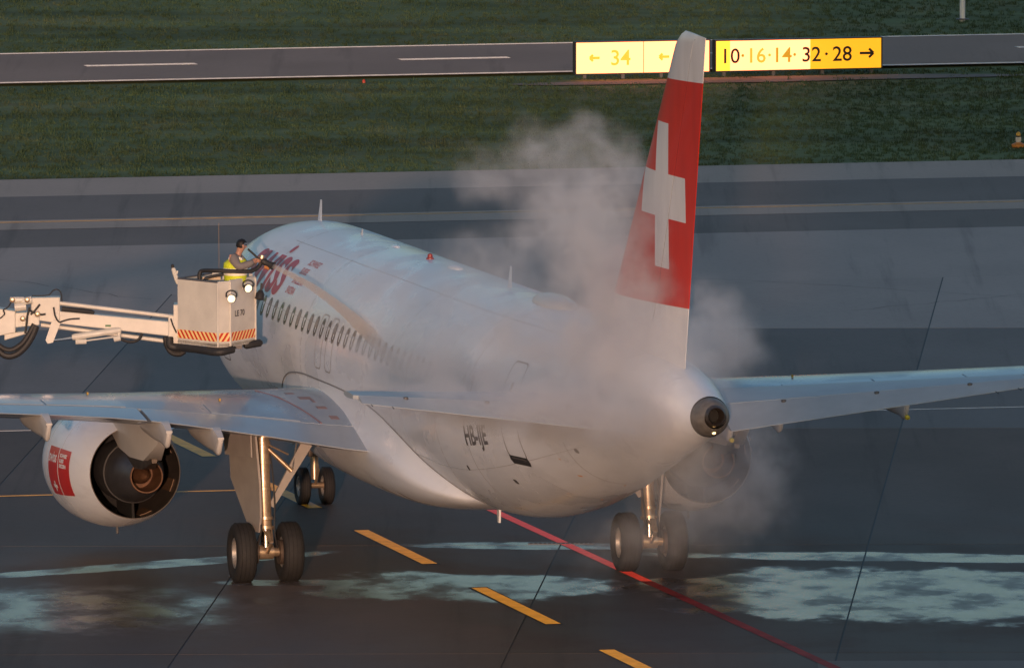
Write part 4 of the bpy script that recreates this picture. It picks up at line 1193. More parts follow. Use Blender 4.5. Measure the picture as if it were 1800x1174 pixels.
b = tb(); b.tube([A(127, 593, BY-.18), A(132, 592, BY-.18), A(205, 581, BY-.18), A(212, 580, BY-.18)], [.055, .065, .065, .05], 14); ram = tbuild(b, 'ram', m_lift, boom)
b = tb(); b.tube([A(133, 601, BY-.2), A(152, 600, BY-.2)], .05, 10); b.tube([A(150, 599, BY-.2), A(202, 592, BY-.2)], .016, 6); b.tube([A(200, 596, BY-.2), A(212, 594, BY-.2)], .055, 10); b.tube([A(210, 580, BY-.18), A(208, 598, BY-.18)], .04, 10); tbuild(b, 'ram_valve', m_lift, boom)
b = tb(); b.box(A(190, 572.5, BY-.14), (.11, .02, .035)); tbuild(b, 'green_label', mat('label_green', (.05, .16, .07), .5), boom, smooth=False)
# hoses
def hose(pts, r, name='hose', Y=BY-.25, m=None, par=None):
    b = tb(); b.tube(arc_pts([A(u, v, Y+(dy[0] if dy else 0)) for u, v, *dy in pts], 7), r, 9); tbuild(b, name, m or m_rubblk, par)
hose([(64, 573), (56, 592), (44, 610), (28, 623), (10, 625), (-8, 612), (-30, 590)], .065)
hose([(60, 570), (50, 588), (38, 604), (22, 614), (8, 613), (-12, 600)], .05)
hose([(52, 540), (48, 556), (46, 575), (44, 586)], .022)
hose([(94, 540), (97, 556), (104, 566), (112, 564), (124, 561), (140, 560)], .016)
hose([(52, 545), (60, 550), (72, 553), (80, 552)], .02)
hose([(70, 535), (62, 545), (54, 553)], .02)
hose([(0, 560), (8, 552), (6, 545), (14, 540), (20, 530)], .014)
hose([(56, 520), (84, 519), (93, 511), (101, 509), (107, 515), (109, 530)], .012)
hose([(213, 596), (228, 601), (243, 597), (250, 586)], .03)
hose([(300, 560), (304, 572), (310, 585)], .014)
b = tb(); b.tube([A(108, 543, BY-.1), A(160, 548, BY-.1), A(166, 550, BY-.1)], [.05, .05, .03], 10); tbuild(b, 'hose_sleeve', m_rubblk, boom)
hose([(292, 592), (294, 606), (302, 618), (315, 621), (324, 616)], .07, Y=BY-.1)
# ---- lower boom, turret and truck, standing to the left of the view
kn = A(8, 565, BY)
b = tb(); tu = Vector((-17.0, 5.6, 2.9)); d = (kn-tu); n = Vector((-d.z, 0, d.x)).normalized()*.22
b.prism([tu+n+Vector((0, -.2, 0)), kn+n*.8+Vector((0, -.2, 0)), kn-n*.8+Vector((0, -.2, 0)), tu-n+Vector((0, -.2, 0))], (0, .4, 0)); lower = tbuild(b, 'lower_boom', m_lift, smooth=False)
b = tb(); b.lathe([(2.0, .5), (2.05, .55), (2.3, .55), (2.35, .35), (3.2, .32), (3.25, 0)], (-17.0, 5.6, 0), (0, 0, 1), 28); tbuild(b, 'turret', m_lift)
b = tb(); b.tube([Vector((-16.6, 5.6, 2.4)), lerp(tu, kn, .38)-Vector((0, 0, .2))], .08, 12); tbuild(b, 'lift_ram', m_steel)
b = tb(); b.box((-18.0, 7.6, 1.0), (2.3, 8.6, .3)); tbuild(b, 'chassis', m_seal, smooth=False)
b = tb(); b.box((-18.0, 8.0, 1.95), (2.4, 4.6, 1.6)); o = tbuild(b, 'fluid_tank', m_lift, smooth=False); md = o.modifiers.new('bevel', 'BEVEL'); md.width = .12; md.segments = 3
b = tb(); b.prism([(-19.2, 10.6, 1.0), (-19.2, 12.6, 1.0), (-19.2, 12.6, 1.9), (-19.2, 12.25, 2.85), (-19.2, 10.6, 2.9)], (2.4, 0, 0)); cab = tbuild(b, 'cab', m_lift, smooth=False)
b = tb(); b.prism([(-19.0, 12.63, 1.95), (-17.0, 12.63, 1.95), (-17.0, 12.29, 2.75), (-19.0, 12.29, 2.75)], (0, .02, 0)); tbuild(b, 'windscreen', m_pane, cab, smooth=False)
for x in (-19.21, -16.79):
    b = tb(); b.prism([(x, 11.0, 1.95), (x, 12.2, 1.95), (x, 12.05, 2.7), (x, 11.0, 2.7)], (.02 if x > -18 else -.02, 0, 0)); tbuild(b, 'cab_window', m_pane, cab, smooth=False)
for yy in (4.6, 5.9, 11.6):
    for x in (-19.05, -16.95):
        ty, rm = wheel_profile(.5, .34, .27)
        b = tb(); b.lathe(ty, (x, yy, .5), (1, 0, 0), 36); wo = tbuild(b, 'wheel', m_rubber)
        b = tb(); b.lathe(rm, (x, yy, .5), (1, 0, 0), 28); tbuild(b, 'rim', m_rim, wo)

# ---- the worker in the basket
def skin_mesh(name, verts, edges, radii, material, parent=None, levels=1, root=0):
    me = bpy.data.meshes.new(name); me.from_pydata([tuple(v) for v in verts], edges, [])
    o = bpy.data.objects.new(name, me); col.objects.link(o)
    o.modifiers.new('skin', 'SKIN'); 
    if not me.skin_vertices: me.skin_vertices.new() if hasattr(me.skin_vertices, 'new') else None
    sv = me.skin_vertices[0].data
    for i, r in enumerate(radii): sv[i].radius = (r, r) if not isinstance(r, tuple) else r
    for i in range(len(radii)): sv[i].use_root = (i == root)
    s2 = o.modifiers.new('sub', 'SUBSURF'); s2.levels = levels; s2.render_levels = levels
    bpy.context.view_layer.update()
    dg = bpy.context.evaluated_depsgraph_get()
    m2 = bpy.data.meshes.new_from_object(o.evaluated_get(dg))
    bpy.data.objects.remove(o)
    m2.name = name; m2.materials.clear(); m2.materials.append(material)
    for p in m2.polygons: p.use_smooth = True
    o = bpy.data.objects.new(name, m2); col.objects.link(o)
    if parent: o.parent = parent
    return o
PY = 5.05
foot = A(413, 606, PY); foot.z = zb+.06
def H(u, v, dy=0.0):
    p = A(u, v, PY+dy); return p-foot
person = None
m_skin = mat('skin', (.42, .22, .15), .5); m_jacket = mat('jacket_grey', (.20, .18, .175), .8); m_vest = mat('vest_yellow', (.78, .88, .03), .6, noise=True, nscale=9, namt=.25)
m_band = mat('reflective_band', (.92, .88, .72), .35); m_hair = mat('hair_dark', (.012, .010, .010), .6); m_trs = mat('trousers_dark', (.03, .032, .04), .8)
hipz = .95
vb = [Vector((0, 0, hipz)), Vector((.01, 0, 1.2)), H(414, 463), H(418, 449), H(421.5, 441), H(424, 433), H(425, 429),   # 0-6 spine, neck, head
      H(409, 454, -.20), H(420, 470, -.30), H(440, 463, -.22), H(449, 458, -.12),                                        # 7-10 right arm
      H(419, 453, .20), H(434, 468, .24), H(448, 459, .06), H(455, 455, .0),                                             # 11-14 left arm
      Vector((-.02, -.10, .90)), Vector((.02, -.11, .50)), Vector((-.03, -.11, .09)), Vector((.10, -.12, .035)),         # 15-18 right leg
      Vector((.02, .10, .90)), Vector((.05, .11, .50)), Vector((.01, .12, .09)), Vector((.14, .13, .035))]               # 19-22 left leg
ed = [(0, 1), (1, 2), (2, 3), (3, 4), (4, 5), (5, 6), (2, 7), (7, 8), (8, 9), (9, 10), (2, 11), (11, 12), (12, 13), (13, 14), (0, 15), (15, 16), (16, 17), (17, 18), (0, 19), (19, 20), (20, 21), (21, 22)]
rd = [.13, .14, .15, .062, .066, .098, .085, .07, .052, .042, .034, .07, .052, .042, .034, .085, .06, .045, .04, .085, .06, .045, .04]
# fingers
def fingers(base_i, dirv, sidev):
    bp = vb[base_i]; d = Vector(dirv).normalized(); sd = Vector(sidev).normalized(); dn = d.cross(sd)
    for k, ln in enumerate((.075, .085, .08, .062)):
        o = len(vb); r0 = bp+sd*(.027-.018*k)+d*.03
        vb.extend([r0, r0+d*ln*.5+dn*.015, r0+d*ln*.8+dn*.045]); ed.extend([(base_i, o), (o, o+1), (o+1, o+2)]); rd.extend([.011, .010, .008])
    o = len(vb); r0 = bp+sd*.035
    vb.extend([r0+dn*.01, r0+d*.035+dn*.04]); ed.extend([(base_i, o), (o, o+1)]); rd.extend([.012, .010])
fingers(10, (1, .2, -.1), (0, 0, 1)); fingers(14, (1, -.2, -.1), (0, 0, 1))
person = skin_mesh('person', vb, ed, rd, m_skin, None, 2)
person.location = foot
tag(person, 'worker in yellow reflective vest spraying from the boom basket', 'person')
# face: nose, ear, eyes, mouth as one small relief joined to the head region, then hair
hc = lerp(vb[5], vb[6], .5)
fd = Vector((.93, .30, -.18)).normalized(); rt = fd.cross(Vector((0, 0, 1))).normalized(); fu = rt.cross(fd)
b = MB(); b.lathe([(-.01, .020), (.012, .016), (.028, .007), (.032, 0)], hc+fd*.088-fu*.012, fd-fu*.3, 10); b.build('nose', m_skin, person)
for sg in (-1, 1):
    b = MB(); b.lathe([(-.012, .030), (.006, .032), (.014, .02), (.016, 0)], hc+rt*sg*.090-fd*.005-fu*.005, rt*sg-fd*.3, 12); b.build('ear', m_skin, person)
    b = MB(); b.lathe([(-.004, .012), (.006, .008), (.008, 0)], hc+fd*.088+rt*sg*.032+fu*.018, fd, 8); b.build('eye', m_hair, person)
b = MB(); b.box(hc+fd*.085-fu*.05, (.02, .045, .008)); b.build('mouth', mat('lips', (.30, .10, .08), .5), person)
V = []; Fc = []; nu, nv = 20, 9
for i in range(nv):
    ph = R(lerp(-8, 90, i/(nv-1)))
    for k in range(nu):
        a = 2*math.pi*k/nu
        drop = .0 if math.cos(a) > .2 else -.55*(1-max(0, math.sin(ph)))        # lower at the nape than at the brow
        lift = .55*(1-math.sin(ph)) if math.cos(a) > .2 else 0
        e = min(R(90), ph+lift+drop)
        dr = fd*math.cos(a)*math.cos(e)+rt*math.sin(a)*math.cos(e)+fu*math.sin(e)
        V.append(hc+Vector((0, 0, .012))+dr*(.108+.006*math.sin(7*a+3*i)))
for i in range(nv-1):
    for k in range(nu): Fc.append((i*nu+k, i*nu+(k+1) % nu, (i+1)*nu+(k+1) % nu, (i+1)*nu+k))
meshobj('hair', V, Fc, m_hair, person)
# clothes: jacket (torso and sleeves), vest, trousers, boots
jv = [vb[0]+Vector((0, 0, -.02)), vb[1], vb[2], vb[3]+Vector((-.01, 0, -.03)), vb[7], vb[8], vb[9], vb[11], vb[12], vb[13], lerp(vb[9], vb[10], .6), lerp(vb[13], vb[14], .6)]
jacket = skin_mesh('jacket', jv, [(0, 1), (1, 2), (2, 3), (2, 4), (4, 5), (5, 6), (2, 7), (7, 8), (8, 9), (6, 10), (9, 11)], [.15, .16, .17, .075, .11, .085, .068, .11, .085, .068, .058, .058], m_jacket, person, 2)
def torso_tube(name, t0, t1, grow, m, n=24, steps=8):
    V = []; Fc = []
    axis = [vb[0]+Vector((0, 0, -.03)), vb[1], vb[2], vb[3]+Vector((-.02, 0, -.06))]
    RX = [.18, .19, .215, .13]; RY = [.22, .22, .27, .16]
    for i in range(steps+1):
        t = lerp(t0, t1, i/steps)*3; j = min(2, int(t)); q = t-j
        c = axis[j].lerp(axis[j+1], q); rx = lerp(RX[j], RX[j+1], q)+grow; ry = lerp(RY[j], RY[j+1], q)+grow
        for k in range(n):
            a = 2*math.pi*k/n; V.append(c+Vector((rx*math.cos(a), ry*math.sin(a), 0)))
    for i in range(steps):
        for k in range(n): Fc.append((i*n+k, i*n+(k+1) % n, (i+1)*n+(k+1) % n, (i+1)*n+k))
    return meshobj(name, V, Fc, m, person)
vest = torso_tube('vest', 0, .94, .03, m_vest)
for t0, t1 in ((.12, .26), (.43, .58)):
    o = torso_tube('reflective_band', t0, t1, .037, m_band, steps=2); o.parent = vest
for dy in (-.11, .11):
    b = MB(); b.tube([vb[2]+Vector((.165, dy, -.02)), vb[2]+Vector((.10, dy, .10)), vb[3]+Vector((-.04, dy*.9, -.02)), vb[2]+Vector((-.13, dy, .08))], .03, 8); b.build('reflective_strap', m_band, vest)
tv = [vb[0], vb[15], vb[16], lerp(vb[16], vb[17], .9), vb[19], vb[20], lerp(vb[20], vb[21], .9)]
skin_mesh('trousers', tv, [(0, 1), (1, 2), (2, 3), (0, 4), (4, 5), (5, 6)], [.155, .105, .08, .07, .105, .08, .07], m_trs, person, 1)
for i in (17, 21):
    b = MB(); b.tube([vb[i]+Vector((-.05, 0, -.03)), vb[i]+Vector((.02, 0, -.02)), vb[i]+Vector((.16, 0, -.045)), vb[i]+Vector((.19, 0, -.05))], [.045, .06, .045, .03], 10)
    b.v = [(p[0], p[1], max(p[2], .003)) for p in b.v]; b.build('boot', m_rubblk, person)

# ================================================================== yellow signs beyond the grass, sun glare put into their emission
m_case = mat('sign_case', (.02, .02, .02), .5)
m_bright = mat('sign_sun_glow', (.7, .5, .1), .4, emit=(1.0, .22, .095), estr=2.8)  # low sun thrown back by the reflective face, painted as emission
m_mid = mat('sign_sun_glow_mid', (.7, .45, .05), .4, emit=(1.0, .32, .02), estr=1.8)
m_dim = mat('sign_shade_glow', (.7, .42, .03), .4, emit=(1.0, .38, .008), estr=.75)  # weaker emission for the part of the face in building shade
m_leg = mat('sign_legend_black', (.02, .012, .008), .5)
m_leg2 = mat('sign_legend_glare', (.5, .35, .02), .4, emit=(1.0, .42, .04), estr=.62)  # black legend made to glow, standing in for glare washing it out
m_leg3 = mat('sign_legend_half_glare', (.3, .2, .02), .4, emit=(.8, .36, .01), estr=.42)
def sign(p0, p1, h, name, label, panels, legends):
    p0 = Vector((*p0, 0)); p1 = Vector((*p1, 0)); d = (p1-p0).normalized(); n = Vector((d.y, -d.x, 0)); L_ = (p1-p0).length
    root = empty(name, lerp(p0, p1, .5))
    O = root.location
    zo = .06
    def pl(t, z, off): return p0+d*t+Vector((0, 0, z+zo))+n*off-O
    def slabbox(nm, t0, t1, z0, z1, o0, o1, m, par):
        b = MB(); b.prism([pl(t0, z0, o0), pl(t1, z0, o0), pl(t1, z1, o0), pl(t0, z1, o0)], n*(o1-o0)); return b.build(nm, m, par, smooth=False)
    case = slabbox('case', 0, L_, 0, h, -.30, -.02, m_case, root)
    for e in ((0, 0, .05), (0, 0, 0)):
        pass
    slabbox('frame', 0, L_, h-.03, h, -.02, .02, m_case, root); slabbox('frame', 0, L_, 0, .03, -.02, .02, m_case, root)
    slabbox('frame', 0, .03, .03, h-.03, -.02, .02, m_case, root); slabbox('frame', L_-.03, L_, .03, h-.03, -.02, .02, m_case, root)
    for k in range(int(L_/1.3)+1):
        t = .3+k*(L_-.6)/max(1, int(L_/1.3)); slabbox('foot', t-.05, t+.05, -zo-.08, 0.01, -.22, -.08, m_seal, root)
    for t0, t1, m in panels:
        slabbox('face_panel', .032+t0*(L_-.064), .032+t1*(L_-.064)-.004, .032, h-.032, -.018, 0, m, root)
    for kind, t, size, m in legends:
        if kind in ('<', '>'):
            sg = 1 if kind == '>' else -1
            c = t*L_; a = size
            b = MB()
            def bar(q0, q1, wd):
                q0 = Vector(q0); q1 = Vector(q1); dd = (q1-q0).normalized(); nn = Vector((-dd.y, dd.x))*wd/2
                b.prism([pl(c+x, h/2+z, .003) for x, z in (q0-nn, q1-nn, q1+nn, q0+nn)], n*.004)
            bar((-.48*a*sg, 0), (.46*a*sg, 0), .075); bar((.5*a*sg, .0), (.18*a*sg, .30*a), .07); bar((.5*a*sg, 0), (.18*a*sg, -.30*a), .07)
            b.build('arrow', m, root, smooth=False)
        else:
            v, f = text_mesh(kind, size, 0, 0, 1.0, .006, 'CENTER')
            zz = h/2-size*.345
            meshobj('legend', [pl(t*L_+q.x, zz+q.y, .004) for q in v], f, m, root, smooth=False)
    tag(root, label, 'sign')
    return root
sign((2.85, 121.40), (6.74, 122.34), .95, 'direction_sign', 'sunlit yellow sign reading 34, partly hidden by the tail fin',
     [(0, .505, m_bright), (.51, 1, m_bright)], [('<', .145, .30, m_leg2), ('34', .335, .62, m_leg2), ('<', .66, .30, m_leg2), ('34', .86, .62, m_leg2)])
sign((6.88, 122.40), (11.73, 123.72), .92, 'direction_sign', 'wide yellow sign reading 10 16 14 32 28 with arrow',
     [(0, .085, m_mid), (.085, .57, m_bright), (.57, 1, m_dim)],  # emission drops where the building's shadow edge crosses the face
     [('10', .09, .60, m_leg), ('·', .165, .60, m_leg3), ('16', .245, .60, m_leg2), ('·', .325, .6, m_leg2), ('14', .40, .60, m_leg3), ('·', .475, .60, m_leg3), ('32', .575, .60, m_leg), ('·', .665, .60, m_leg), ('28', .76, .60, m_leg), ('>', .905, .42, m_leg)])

# ---- mast, edge lamps
b = MB(); b.tube([(0, 0, -.05), (0, 0, 6.0)], .085, 14); mast = b.build('marker_mast', mat('mast_white', (.62, .66, .70), .4))
mast.location = (14.74, 143.5, 0); tag(mast, 'slim white mast standing in the far grass', 'mast')
b = MB(); b.lathe([(0, .2), (.03, .2), (.04, .1), (.05, 0)], (0, 0, 0), (0, 0, 1), 16); b.build('base_plate', m_seal, mast)
def edge_lamp(name, loc, label, sc_=1.0):
    root = empty(name, loc)
    b = MB(); b.lathe([(-.08, .26), (0.02, .26), (.06, .18), (.10, .09), (.11, 0)], (0, 0, 0), (0, 0, 1), 20); b.build('base', mat('lamp_base_orange', (.55, .20, .03), .5), root)
    b = MB(); b.lathe([(.08, .08), (.16, .11), (.28, .10), (.33, .06), (.33, 0)], (0, 0, 0), (0, 0, 1), 16); b.build('body', m_wht, root)
    b = MB(); b.lathe([(.30, .11), (.34, .12), (.36, .05)], (0, 0, 0), (0, 0, 1), 16); b.build('collar', m_rubblk, root)
    b = MB(); b.lathe([(.35, .09), (.42, .085), (.48, .05), (.50, 0)], (0, 0, 0), (0, 0, 1), 16); b.build('lens', mat('lens_amber', (.60, .33, .03), .25), root)
    root.scale = (sc_, sc_, sc_); tag(root, label, 'airfield lamp'); return root
edge_lamp('edge_lamp', (14.66, 98.3, 0), 'small amber airfield lamp with orange foot in the grass strip', .72)
b = MB(); b.lathe([(0, .05), (.07, .045), (.10, .02), (.11, 0)], (0, 0, 0), (0, 0, 1), 12); o = b.build('marker_light', mat('marker_red', (.45, .05, .02), .4))
o.location = (-3.2, 119.9, -.05); tag(o, 'tiny red marker light at the far edge of the grass', 'marker')

# ================================================================== grass: tufts spread over the turf strips
def tuft():
    rnd = random.Random(11); V = []; Fc = []
    for k in range(9):
        a = rnd.uniform(0, 6.28); r = rnd.uniform(0, .10); h = rnd.uniform(.03, .085); ln = rnd.uniform(.02, .08); wd = rnd.uniform(.008, .016)
        c = Vector((r*math.cos(a), r*math.sin(a), 0)); b2 = rnd.uniform(0, 6.28); dv = Vector((math.cos(b2), math.sin(b2), 0)); sd = Vector((-dv.y, dv.x, 0))*wd
        o = len(V); V += [c-sd, c+sd, c+dv*ln*.4+Vector((0, 0, h*.6))+sd*.7, c+dv*ln*.4+Vector((0, 0, h*.6))-sd*.7, c+dv*ln+Vector((0, 0, h))]
        Fc += [(o, o+1, o+2, o+3), (o+3, o+2, o+4)]
    me = bpy.data.meshes.new('grass_tuft'); me.from_pydata([tuple(v) for v in V], [], Fc); me.materials.append(m_blade)
    return bpy.data.objects.new('grass_tuft', me)
tuft_o = tuft()
def scatter(name, pts, label):
    me = bpy.data.meshes.new(name); me.from_pydata(pts, [], [])
    o = bpy.data.objects.new(name, me); col.objects.link(o); me.materials.append(m_blade)
    ng = bpy.data.node_groups.new(name, 'GeometryNodeTree')
    ng.interface.new_socket('Geometry', in_out='INPUT', socket_type='NodeSocketGeometry'); ng.interface.new_socket('Geometry', in_out='OUTPUT', socket_type='NodeSocketGeometry')
    N = ng.nodes; gi = N.new('NodeGroupInput'); go = N.new('NodeGroupOutput')
    mp = N.new('GeometryNodeMeshToPoints'); ip = N.new('GeometryNodeInstanceOnPoints'); oi = N.new('GeometryNodeObjectInfo'); oi.inputs['Object'].default_value = tuft_o
    rr = N.new('FunctionNodeRandomValue'); rr.data_type = 'FLOAT_VECTOR'; rr.inputs[0].default_value = (0, 0, 0); rr.inputs[1].default_value = (.2, .2, 6.28)
    rs = N.new('FunctionNodeRandomValue'); rs.data_type = 'FLOAT'; rs.inputs[2].default_value = .55; rs.inputs[3].default_value = 1.35
    ng.links.new(gi.outputs[0], mp.inputs[0]); ng.links.new(mp.outputs[0], ip.inputs['Points']); ng.links.new(oi.outputs['Geometry'], ip.inputs['Instance'])
    ng.links.new(rr.outputs[0], ip.inputs['Rotation']); ng.links.new(rs.outputs[1], ip.inputs['Scale']); ng.links.new(ip.outputs[0], go.inputs[0])
    md = o.modifiers.new('scatter', 'NODES'); md.node_group = ng
    tag(o, label, 'grass', kind='stuff'); return o
rg = np.random.default_rng(5)
def field(n, y0, y1, sl0, sl1, x0=-26, x1=28, edge=.5):
    out = []
    xs = rg.uniform(x0, x1, n); ts = rg.uniform(0, 1, n)
    for x, t in zip(xs, ts):
        ya = y0+sl0*x+edge*.3*math.sin(x*1.7)+edge*.2*math.sin(x*4.1+1); yb = y1+sl1*x
        y = ya+(yb-ya)*t
        dx, dy = x-8.6, y-(121.6+SLF*(x-8.6))
        if -1.5 < dy < .75 and abs(dx) < 6.4 and rg.random() < .93: continue
        out.append((float(x), float(y), -.075))
    return out
scatter('grass_strip', field(22000, 90.5, 121.6, SL, SLF), 'mown dark green grass strip between the two taxiways')
scatter('grass_field', field(14000, 134.1, 165, SLF, SLF), 'dark green grass beyond the far road')

# ================================================================== fluid jet and steam
def vol_mat(name, dens, color=(.96, .95, .94), aniso=0.1, attr=None):
    m = bpy.data.materials.new(name); m.use_nodes = True; nt = m.node_tree
    nt.nodes.remove(nt.nodes['Principled BSDF'])
    pv = nt.nodes.new('ShaderNodeVolumePrincipled'); pv.inputs['Color'].default_value = (*color, 1); pv.inputs['Anisotropy'].default_value = aniso
    if attr: pv.inputs['Density Attribute'].default_value = attr; pv.inputs['Density'].default_value = dens
    else: pv.inputs['Density Attribute'].default_value = ''; pv.inputs['Density'].default_value = dens
    nt.links.new(pv.outputs[0], nt.nodes['Material Output'].inputs['Volume'])
    return m
# jet: a widening rope of droplets falling in an arc towards the tail
jp = [(481, 468, 4.9), (540, 499, 3.2), (600, 542, 1.2), (650, 588, -.8), (700, 636, -3.0), (750, 678, -5.4), (800, 706, -8.0), (850, 722, -10.4)]
jpts = arc_pts([at(u, v, Y) for u, v, Y in jp], 6)
nj = len(jpts)
jr = [lerp(.05, .36, (i/(nj-1))**1.4) for i in range(nj)]
b = MB(); b.tube(jpts, jr, 16)
jet = b.build('fluid_jet', None)
tag(jet, 'arc of heated de-icing fluid sprayed from the basket towards the tail', 'spray', kind='stuff')
jm = vol_mat('jet_spray', 1.0, (.99, .88, .76))
nt = jm.node_tree; pv = [n for n in nt.nodes if n.type == 'PRINCIPLED_VOLUME'][0]
geo = nt.nodes.new('ShaderNodeNewGeometry'); sx = nt.nodes.new('ShaderNodeSeparateXYZ'); nt.links.new(geo.outputs['Position'], sx.inputs[0])
mr = nt.nodes.new('ShaderNodeMapRange'); mr.interpolation_type = 'SMOOTHERSTEP'
mr.inputs['From Min'].default_value = jpts[0].x; mr.inputs['From Max'].default_value = jpts[-1].x*.90+jpts[0].x*.10
mr.inputs['To Min'].default_value = 8.0; mr.inputs['To Max'].default_value = .0
nt.links.new(sx.outputs[0], mr.inputs[0])
jn = nt.nodes.new('ShaderNodeTexNoise'); jn.inputs['Scale'].default_value = 5.0; jn.inputs['Detail'].default_value = 4.0; nt.links.new(geo.outputs['Position'], jn.inputs['Vector'])
jq = nt.nodes.new('ShaderNodeMapRange'); jq.inputs['From Min'].default_value = .38; jq.inputs['From Max'].default_value = .62; jq.inputs['To Min'].default_value = .4; jq.inputs['To Max'].default_value = 1.2
nt.links.new(jn.outputs[0], jq.inputs[0]); jx = nt.nodes.new('ShaderNodeMath'); jx.operation = 'MULTIPLY'
nt.links.new(mr.outputs[0], jx.inputs[0]); nt.links.new(jq.outputs[0], jx.inputs[1]); nt.links.new(jx.outputs[0], pv.inputs['Density'])
jet.data.materials.append(jm)

# steam: density field made of drifting puffs broken up by noise, sampled to a volume grid
PUFF = [ # u, v, Y, rx, ry, rz, density
 (1125, 660, -15.5, 1.5, 2.0, 1.2, .62), (1090, 580, -13.5, 1.0, 1.7, 1.1, .62), (1065, 490, -12.5, .95, 1.5, 1.0, .52),
 (1040, 405, -11.5, .85, 1.4, .9, .42), (990, 350, -10.5, .9, 1.2, .65, .34), (1090, 330, -11.5, .75, 1.2, .9, .34),
 (955, 255, -10.0, .8, 1.0, .60, .32), (1065, 255, -11.0, .85, 1.1, .6, .26), (870, 315, -9.5, .9, .9, .45, .22), (930, 405, -9.8, .75, 1.0, .6, .24),
 (1150, 720, -17.5, 1.5, 1.6, 1.0, .40), (1030, 715, -17.0, 1.6, 1.5, .8, .36), (900, 700, -15.0, 1.8, 2.0, .65, .26), (780, 680, -10.0, 1.5, 3.0, .6, .18),
 (1150, 800, -17.0, 1.5, 1.5, .75, .24), (1060, 790, -17.0, 1.6, 1.5, .8, .09), 
 (1265, 600, -9.5, .85, 1.6, .75, .42), (1225, 570, -10.5, .7, 1.5, .7, .36), (1305, 650, -8.5, .6, 1.2, .6, .26),
 (1270, 830, -9.5, 1.0, 1.8, .9, .13), (1345, 810, -7.5, .7, 1.2, .85, .22), (1190, 880, -12.0, 1.2, 2.0, .6, .12), (1300, 900, -9.0, 1.2, 2.0, .6, .10),
 (700, 702, -17.3, 1.2, 1.2, .38, .34), (830, 712, -17.8, 1.4, 1.2, .48, .38), (960, 722, -18.2, 1.4, 1.2, .55, .46), (1090, 745, -18.6, 1.3, 1.2, .62, .5), (690, 630, -5.5, 1.1, 1.6, .5, .26), (770, 655, -9.0, 1.1, 1.6, .5, .26),
 (1112, 500, -17.6, .65, 1.2, .9, .30), (1124, 400, -17.2, .45, 1.0, .8, .17),
 (870, 470, -8.5, 1.1, 1.2, .9, .12), (1180, 620, -17.5, .7, 1.0, .6, .28), (960, 600, -13.5, 1.5, 1.8, .9, .26), (820, 560, -8.0, 2.2, 3.0, 1.3, .10), (650, 520, 1.5, 1.6, 3.5, .9, .08), (1140, 960, -14.0, 2.2, 2.5, .7, .05)]
pc = [(at(u, v, Y), (rx, ry, rz), d) for u, v, Y, rx, ry, rz, d in PUFF]
lo = [min(c[i]-1.35*r[i] for c, r, d in pc) for i in range(3)]; hi = [max(c[i]+1.35*r[i] for c, r, d in pc) for i in range(3)]
lo[2] = max(lo[2], .05)
me = bpy.data.meshes.new('steam'); me.from_pydata([(0, 0, 0)], [], [])
steam = bpy.data.objects.new('steam', me); col.objects.link(steam)
tag(steam, 'drifting cloud of warm steam around the tail of the airliner', 'steam', kind='stuff')
sm = vol_mat('steam_volume', 1.7, (.985, .985, .985), 0.1, 'density')
ng = bpy.data.node_groups.new('steam_field', 'GeometryNodeTree')
ng.interface.new_socket('Geometry', in_out='INPUT', socket_type='NodeSocketGeometry'); ng.interface.new_socket('Geometry', in_out='OUTPUT', socket_type='NodeSocketGeometry')
N = ng.nodes; Lk = ng.links
def gm(op, a, c=None, clamp=False):
    x = N.new('ShaderNodeMath'); x.operation = op; x.use_clamp = clamp
    for i, q in enumerate((a, c)):
        if q is None: continue
        if isinstance(q, (int, float)): x.inputs[i].default_value = q
        else: Lk.new(q, x.inputs[i])
    return x.outputs[0]
def gv(op, a, c=None):
    x = N.new('ShaderNodeVectorMath'); x.operation = op
    for i, q in enumerate((a, c)):
        if q is None: continue
        if isinstance(q, (tuple, list, Vector)): x.inputs[i].default_value = tuple(q)
        elif isinstance(q, (int, float)):
            x.inputs['Scale'].default_value = q
        else: Lk.new(q, x.inputs[i])
    return x.outputs['Value'] if op in ('LENGTH', 'DISTANCE', 'DOT_PRODUCT') else x.outputs[0]
pos = N.new('GeometryNodeInputPosition').outputs[0]
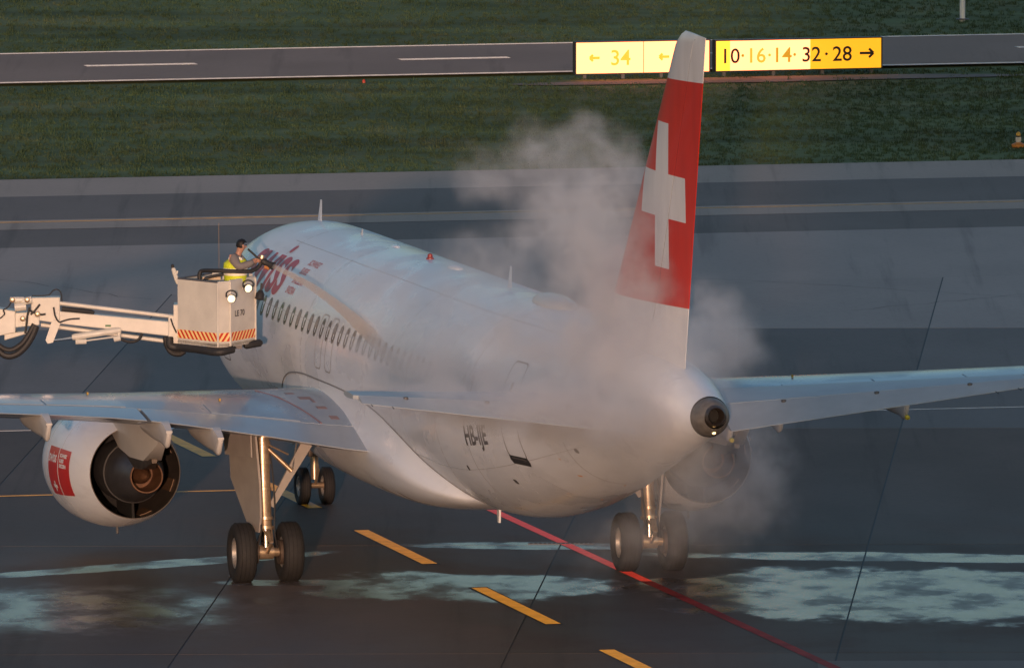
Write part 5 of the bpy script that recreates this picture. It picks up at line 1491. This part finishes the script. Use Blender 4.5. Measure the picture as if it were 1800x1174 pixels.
def gn_noise(scale, det, rough=.55, lac=2.0, vec=None):
    n = N.new('ShaderNodeTexNoise'); n.inputs['Scale'].default_value = scale; n.inputs['Detail'].default_value = det; n.inputs['Roughness'].default_value = rough
    Lk.new(vec if vec is not None else pos, n.inputs['Vector']); return n
wn_ = gn_noise(.70, 3.0); warp = gv('SCALE', gv('SUBTRACT', wn_.outputs['Color'], (.5, .5, .5)), 2.1)
wn2 = gn_noise(2.6, 3.0); warp2 = gv('SCALE', gv('SUBTRACT', wn2.outputs['Color'], (.5, .5, .5)), .8)
p2 = gv('ADD', gv('ADD', pos, warp), warp2)
tot = None
for c, r, d in pc:
    q = gv('LENGTH', gv('DIVIDE', gv('SUBTRACT', p2, tuple(c)), tuple(x*1.25 for x in r)))
    e = gm('SUBTRACT', 1.0, q, True)
    e = gm('MULTIPLY', gm('MULTIPLY', e, gm('SUBTRACT', 3.0, gm('MULTIPLY', e, 2.0))), e) if False else gm('POWER', e, 1.6)
    e = gm('MULTIPLY', e, d*2.6)
    tot = e if tot is None else gm('ADD', tot, e)
fr = gn_noise(1.5, 6.0, .6, vec=p2).outputs[0]
mrn = N.new('ShaderNodeMapRange'); mrn.interpolation_type = 'SMOOTHSTEP'; mrn.inputs['From Min'].default_value = .36; mrn.inputs['From Max'].default_value = .66
mrn.inputs['To Min'].default_value = .12; mrn.inputs['To Max'].default_value = 1.7; Lk.new(fr, mrn.inputs[0])
dens = gm('MULTIPLY', tot, mrn.outputs[0])
dens = gm('MAXIMUM', gm('SUBTRACT', dens, .012), 0.0)
vc = N.new('GeometryNodeVolumeCube'); Lk.new(dens, vc.inputs['Density'])
vc.inputs['Min'].default_value = lo; vc.inputs['Max'].default_value = hi
step = .075
for i, nm in enumerate(('Resolution X', 'Resolution Y', 'Resolution Z')): vc.inputs[nm].default_value = max(8, int((hi[i]-lo[i])/(step if i != 1 else .11)))
sm_n = N.new('GeometryNodeSetMaterial'); sm_n.inputs['Material'].default_value = sm
Lk.new(vc.outputs[0], sm_n.inputs[0]); go = N.new('NodeGroupOutput'); Lk.new(sm_n.outputs[0], go.inputs[0])
me.materials.append(sm)
md = steam.modifiers.new('steam', 'NODES'); md.node_group = ng
